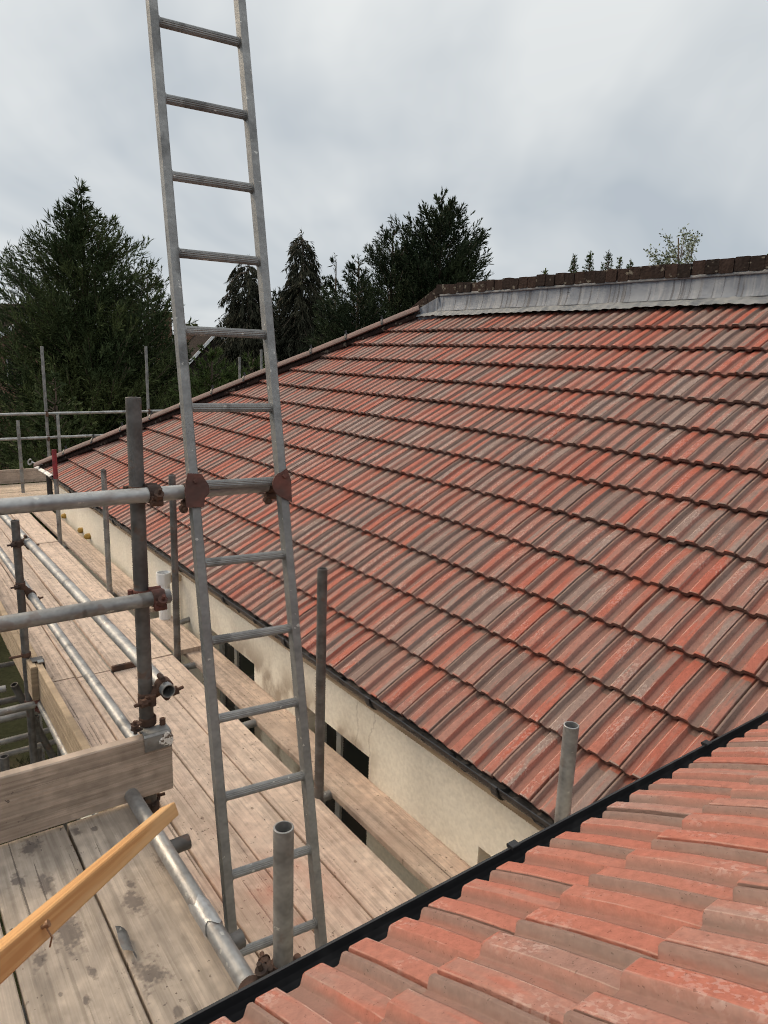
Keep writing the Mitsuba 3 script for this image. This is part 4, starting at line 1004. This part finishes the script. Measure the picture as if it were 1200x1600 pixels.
tree(470, 31, 368, 760, [(0, 0.35), (0.07, 0.65), (0.2, 0.85), (0.45, 1.25), (0.7, 1.7), (1, 1.9)], 900, 5, 'dark weeping conifer right of the ladder with hanging branch tips', rise=0.2, curve=0.0, droop=0.7, mat='weeping_mat', spray=0.6, flat=0.25, tw_n=16, leaf=0.2, wid=0.02)
tree(521, 28, 402, 760, [(0, 0.04), (0.08, 0.25), (0.2, 0.6), (0.45, 1.1), (0.7, 1.4), (1, 1.6)], 220, 6, 'small pointed conifer between the weeping ones and the big dark one', rise=0.3, curve=0.3, mat='dark_leaf_mat')
tree(678, 27, 308, 720, [(0, 0.08), (0.05, 0.6), (0.1, 1.05), (0.175, 1.6), (0.3, 1.65), (0.5, 1.7), (1, 2.2)], 800, 7, 'big dark broad conifer behind the top of the hip', rise=0.6, curve=0.3, mat='dark_leaf_mat', tw_n=26, lf_n=10, wid=0.019)
tree(606, 27.5, 350, 720, [(0, 0.08), (0.1, 0.7), (0.22, 1.45), (0.5, 1.7), (1, 1.9)], 640, 8, 'dark conifer on the left flank of the big broad one', rise=0.6, curve=0.4, mat='dark_leaf_mat')
tree(392, 19, 552, 860, [(0, 0.3), (0.2, 1.0), (0.6, 1.5), (1, 1.7)], 480, 9, 'low fresh green bushy conifer seen through the ladder above the hip', rise=0.35, curve=0.3, mat='bush_mat', spray=0.3, leaf=0.13)
tree(328, 18.6, 540, 860, [(0, 0.3), (0.2, 0.9), (0.6, 1.3), (1, 1.5)], 480, 10, 'low green bushy conifer behind the left ladder stile', rise=0.35, curve=0.3, mat='bush_mat', spray=0.3, leaf=0.13)
tree(470, 21, 575, 800, [(0, 0.3), (0.2, 0.9), (0.6, 1.4), (1, 1.6)], 200, 13, 'low dark green conifer behind the hip right of the ladder', rise=0.35, curve=0.3, mat='cypress_mat', spray=0.3, leaf=0.13)
tree(556, 26, 404, 760, [(0, 0.1), (0.1, 0.6), (0.25, 1.2), (0.5, 1.5), (1, 1.8)], 560, 15, 'dark pointed conifer filling the gap left of the big broad one', rise=0.4, curve=0.3, mat='dark_leaf_mat')
tree(436, 32, 452, 760, [(0, 0.2), (0.15, 0.9), (0.4, 1.5), (1, 1.9)], 520, 16, 'dark bushy conifer between the two weeping ones', rise=0.3, curve=0.2, mat='dark_leaf_mat')
tree(503, 32, 438, 760, [(0, 0.15), (0.15, 0.9), (0.4, 1.5), (1, 1.8)], 560, 17, 'dark conifer just behind the small pointed one', rise=0.3, curve=0.2, mat='dark_leaf_mat')
tree(570, 24, 520, 760, [(0, 0.3), (0.2, 0.9), (0.6, 1.5), (1, 1.7)], 200, 14, 'low dark conifer filling the gap above the middle of the hip', rise=0.35, curve=0.3, mat='dark_leaf_mat', spray=0.3, leaf=0.13)
for i, (px, top, w_, lb) in enumerate([(842, 424, 0.2, 'leftmost tiny conifer tip over the dark coping'), (884, 404, 0.32, 'taller dark conifer tip over the dark coping'), (908, 398, 0.36, 'tallest of the small conifer tips over the coping'),
                                       (936, 397, 0.46, 'roundest of the small conifer tips over the coping'), (954, 407, 0.3, 'thin conifer tip right of the round one over the coping'), (970, 410, 0.28, 'rightmost thin conifer tip over the coping')]):
    tree(px, 34 + i * 0.6, top, 520, [(0, 0.02), (0.08, w_ * 0.36), (0.2, w_ * 0.75), (0.5, w_ * 1.3), (1, w_ * 2.0)], 420, 30 + i, lb, rise=0.6, curve=0.2, mat='bush_mat', tw_n=12, lf_n=6, spray=0.24, leaf=0.10, wid=0.018)
# the airy pale tree over the coping
p = at(1050, 24); k = thing('birch_tree', 'airy pale leaved young tree rising over the coping at the right', 'tree'); r = np.random.default_rng(77)
ztop = zpx(1066, 352, 24); br = []; C = []
px_t, py_t, z_t = p[0], p[1], zpx(1050, 470, 24)
tr_top = at(1060, 24, 372); br.append(sweep((p[0], p[1], -CZ), (p[0], p[1], z_t), circle(0.07, 8))); br.append(sweep((p[0], p[1], z_t), tr_top, circle(0.02, 6)))
for q in range(46):
    tx, ty = r.normal(1058, 19), r.uniform(356, 420)
    if q % 4 == 0: tx, ty = r.normal(1018, 9), r.uniform(388, 425)
    if q % 5 == 1: tx, ty = r.normal(1076, 8), r.uniform(362, 400)
    e = at(tx, 24 + r.normal(0, 0.5), ty); s_ = V(p[0], p[1], z_t) + (tr_top - V(p[0], p[1], z_t)) * r.uniform(0.0, 0.75)
    md = (s_ + e) / 2 + r.normal(0, 0.04, 3); br += [sweep(s_, md, circle(0.010, 4), caps=False), sweep(md, e, circle(0.006, 3), caps=False)]
    nl_ = int(r.integers(16, 30)); C.append(md + (e - md) * r.uniform(0.1, 1.1, (nl_, 1)) + r.normal(0, 0.07, (nl_, 3)))
C = np.vstack(C); n = len(C); U = r.normal(0, 1, (n, 3)); U = U / np.linalg.norm(U, axis=1, keepdims=True) * r.uniform(0.07, 0.12, (n, 1)); S = np.cross(U, r.normal(0, 1, (n, 3))); S = S / np.linalg.norm(S, axis=1, keepdims=True) * 0.028
part(k, 'trunk', br, 'bark_mat'); Pv, F = quads(C, U, S); part(k, 'crown', trimesh.Trimesh(Pv, F, process=False), 'pale_leaf_mat')

# ---------------------------------------------------------------- far houses between the trees
def gable_house(c, yaw, w, d, eave, ridge, label, wall='far_brick_mat', verge=True):
    k = thing('distant_house', label, 'house'); R = trimesh.transformations.rotation_matrix(yaw, [0, 0, 1]); R[:2, 3] = c
    def tr(m): m = m.copy(); m.apply_transform(R); return m
    bx = box(-w / 2, w / 2, -d / 2, d / 2, -CZ, eave)
    gb = trimesh.Trimesh(np.array([[-w / 2, s * d / 2, eave] for s in (-1, 1)] + [[w / 2, s * d / 2, eave] for s in (-1, 1)] + [[0, s * d / 2, ridge] for s in (-1, 1)]), [[0, 2, 4], [1, 5, 3]], process=False)
    part(k, 'wall', [tr(bx), tr(gb)], wall)
    o, th = 0.35, 0.12
    sl = (ridge - eave) / (w / 2)
    ra = part(k, 'roof', [tr(sweep((s * (w / 4 + o / 2), -d / 2 - o, (eave + ridge) / 2 - sl * o / 2 + 0.07), (s * (w / 4 + o / 2), d / 2 + o, (eave + ridge) / 2 - sl * o / 2 + 0.07), rect(math.hypot(w / 2 + o, sl * (w / 2 + o)), th, 0.01), xaxis=(1, 0, -s * sl))) for s in (-1, 1)], 'slate_mat')
    if verge:
        for e in (-1, 1):
            for s in (-1, 1): part(k, 'verge', tr(sweep((0, e * (d / 2 + o + 0.02), ridge + 0.06), (s * (w / 2 + o), e * (d / 2 + o + 0.02), eave - sl * o + 0.06), rect(0.06, 0.20, 0.01))), 'white_mat')
    for x in (-w / 4, w / 4):
        wn = part(k, 'window', tr(box(x - 0.5, x + 0.5, -d / 2 - 0.03, -d / 2 + 0.05, eave - 1.6, eave - 0.4)), 'white_mat'); part(wn, 'pane', tr(box(x - 0.43, x + 0.43, -d / 2 - 0.045, -d / 2 - 0.031, eave - 1.53, eave - 0.47)), 'glass_mat')
    return k, tr


p = at(311, 55); k, tr = gable_house((p[0], p[1]), math.radians(-8), 8, 10, zpx(312, 522, 55) - 4.3, zpx(312, 522, 55), 'distant dark gabled house with white verges seen through the ladder', 'slate_mat')
q = at(299, 55, 512)
ck = part(k, 'chimney', box(q[0] - 0.55, q[0] + 0.55, q[1] - 0.4, q[1] + 0.4, zpx(312, 540, 55), zpx(299, 513, 55)), 'far_brick_mat')
for e in (294, 305):
    q = at(e, 55, 512); part(ck, 'chimney_pot', sweep((q[0], q[1], zpx(e, 513.5, 55)), (q[0], q[1], zpx(e, 506, 55)), circle(0.2, 10)), 'coping_mat')
p = at(256, 34); k = thing('brick_chimney', 'brown brick chimney stack showing beside the left ladder stile', 'chimney')
part(k, 'stack', [box(p[0] - 0.32, p[0] + 0.32, p[1] - 0.32, p[1] + 0.32, -CZ, zpx(256, 494, 34)), box(p[0] - 0.38, p[0] + 0.38, p[1] - 0.38, p[1] + 0.38, zpx(256, 494, 34), zpx(256, 488, 34))], 'far_brick_mat')
p = at(-30, 34); gable_house((p[0], p[1]), math.radians(30), 7, 9, zpx(-20, 540, 34), zpx(-20, 480, 34), 'brown brick house just showing at the left edge beside the conifers')
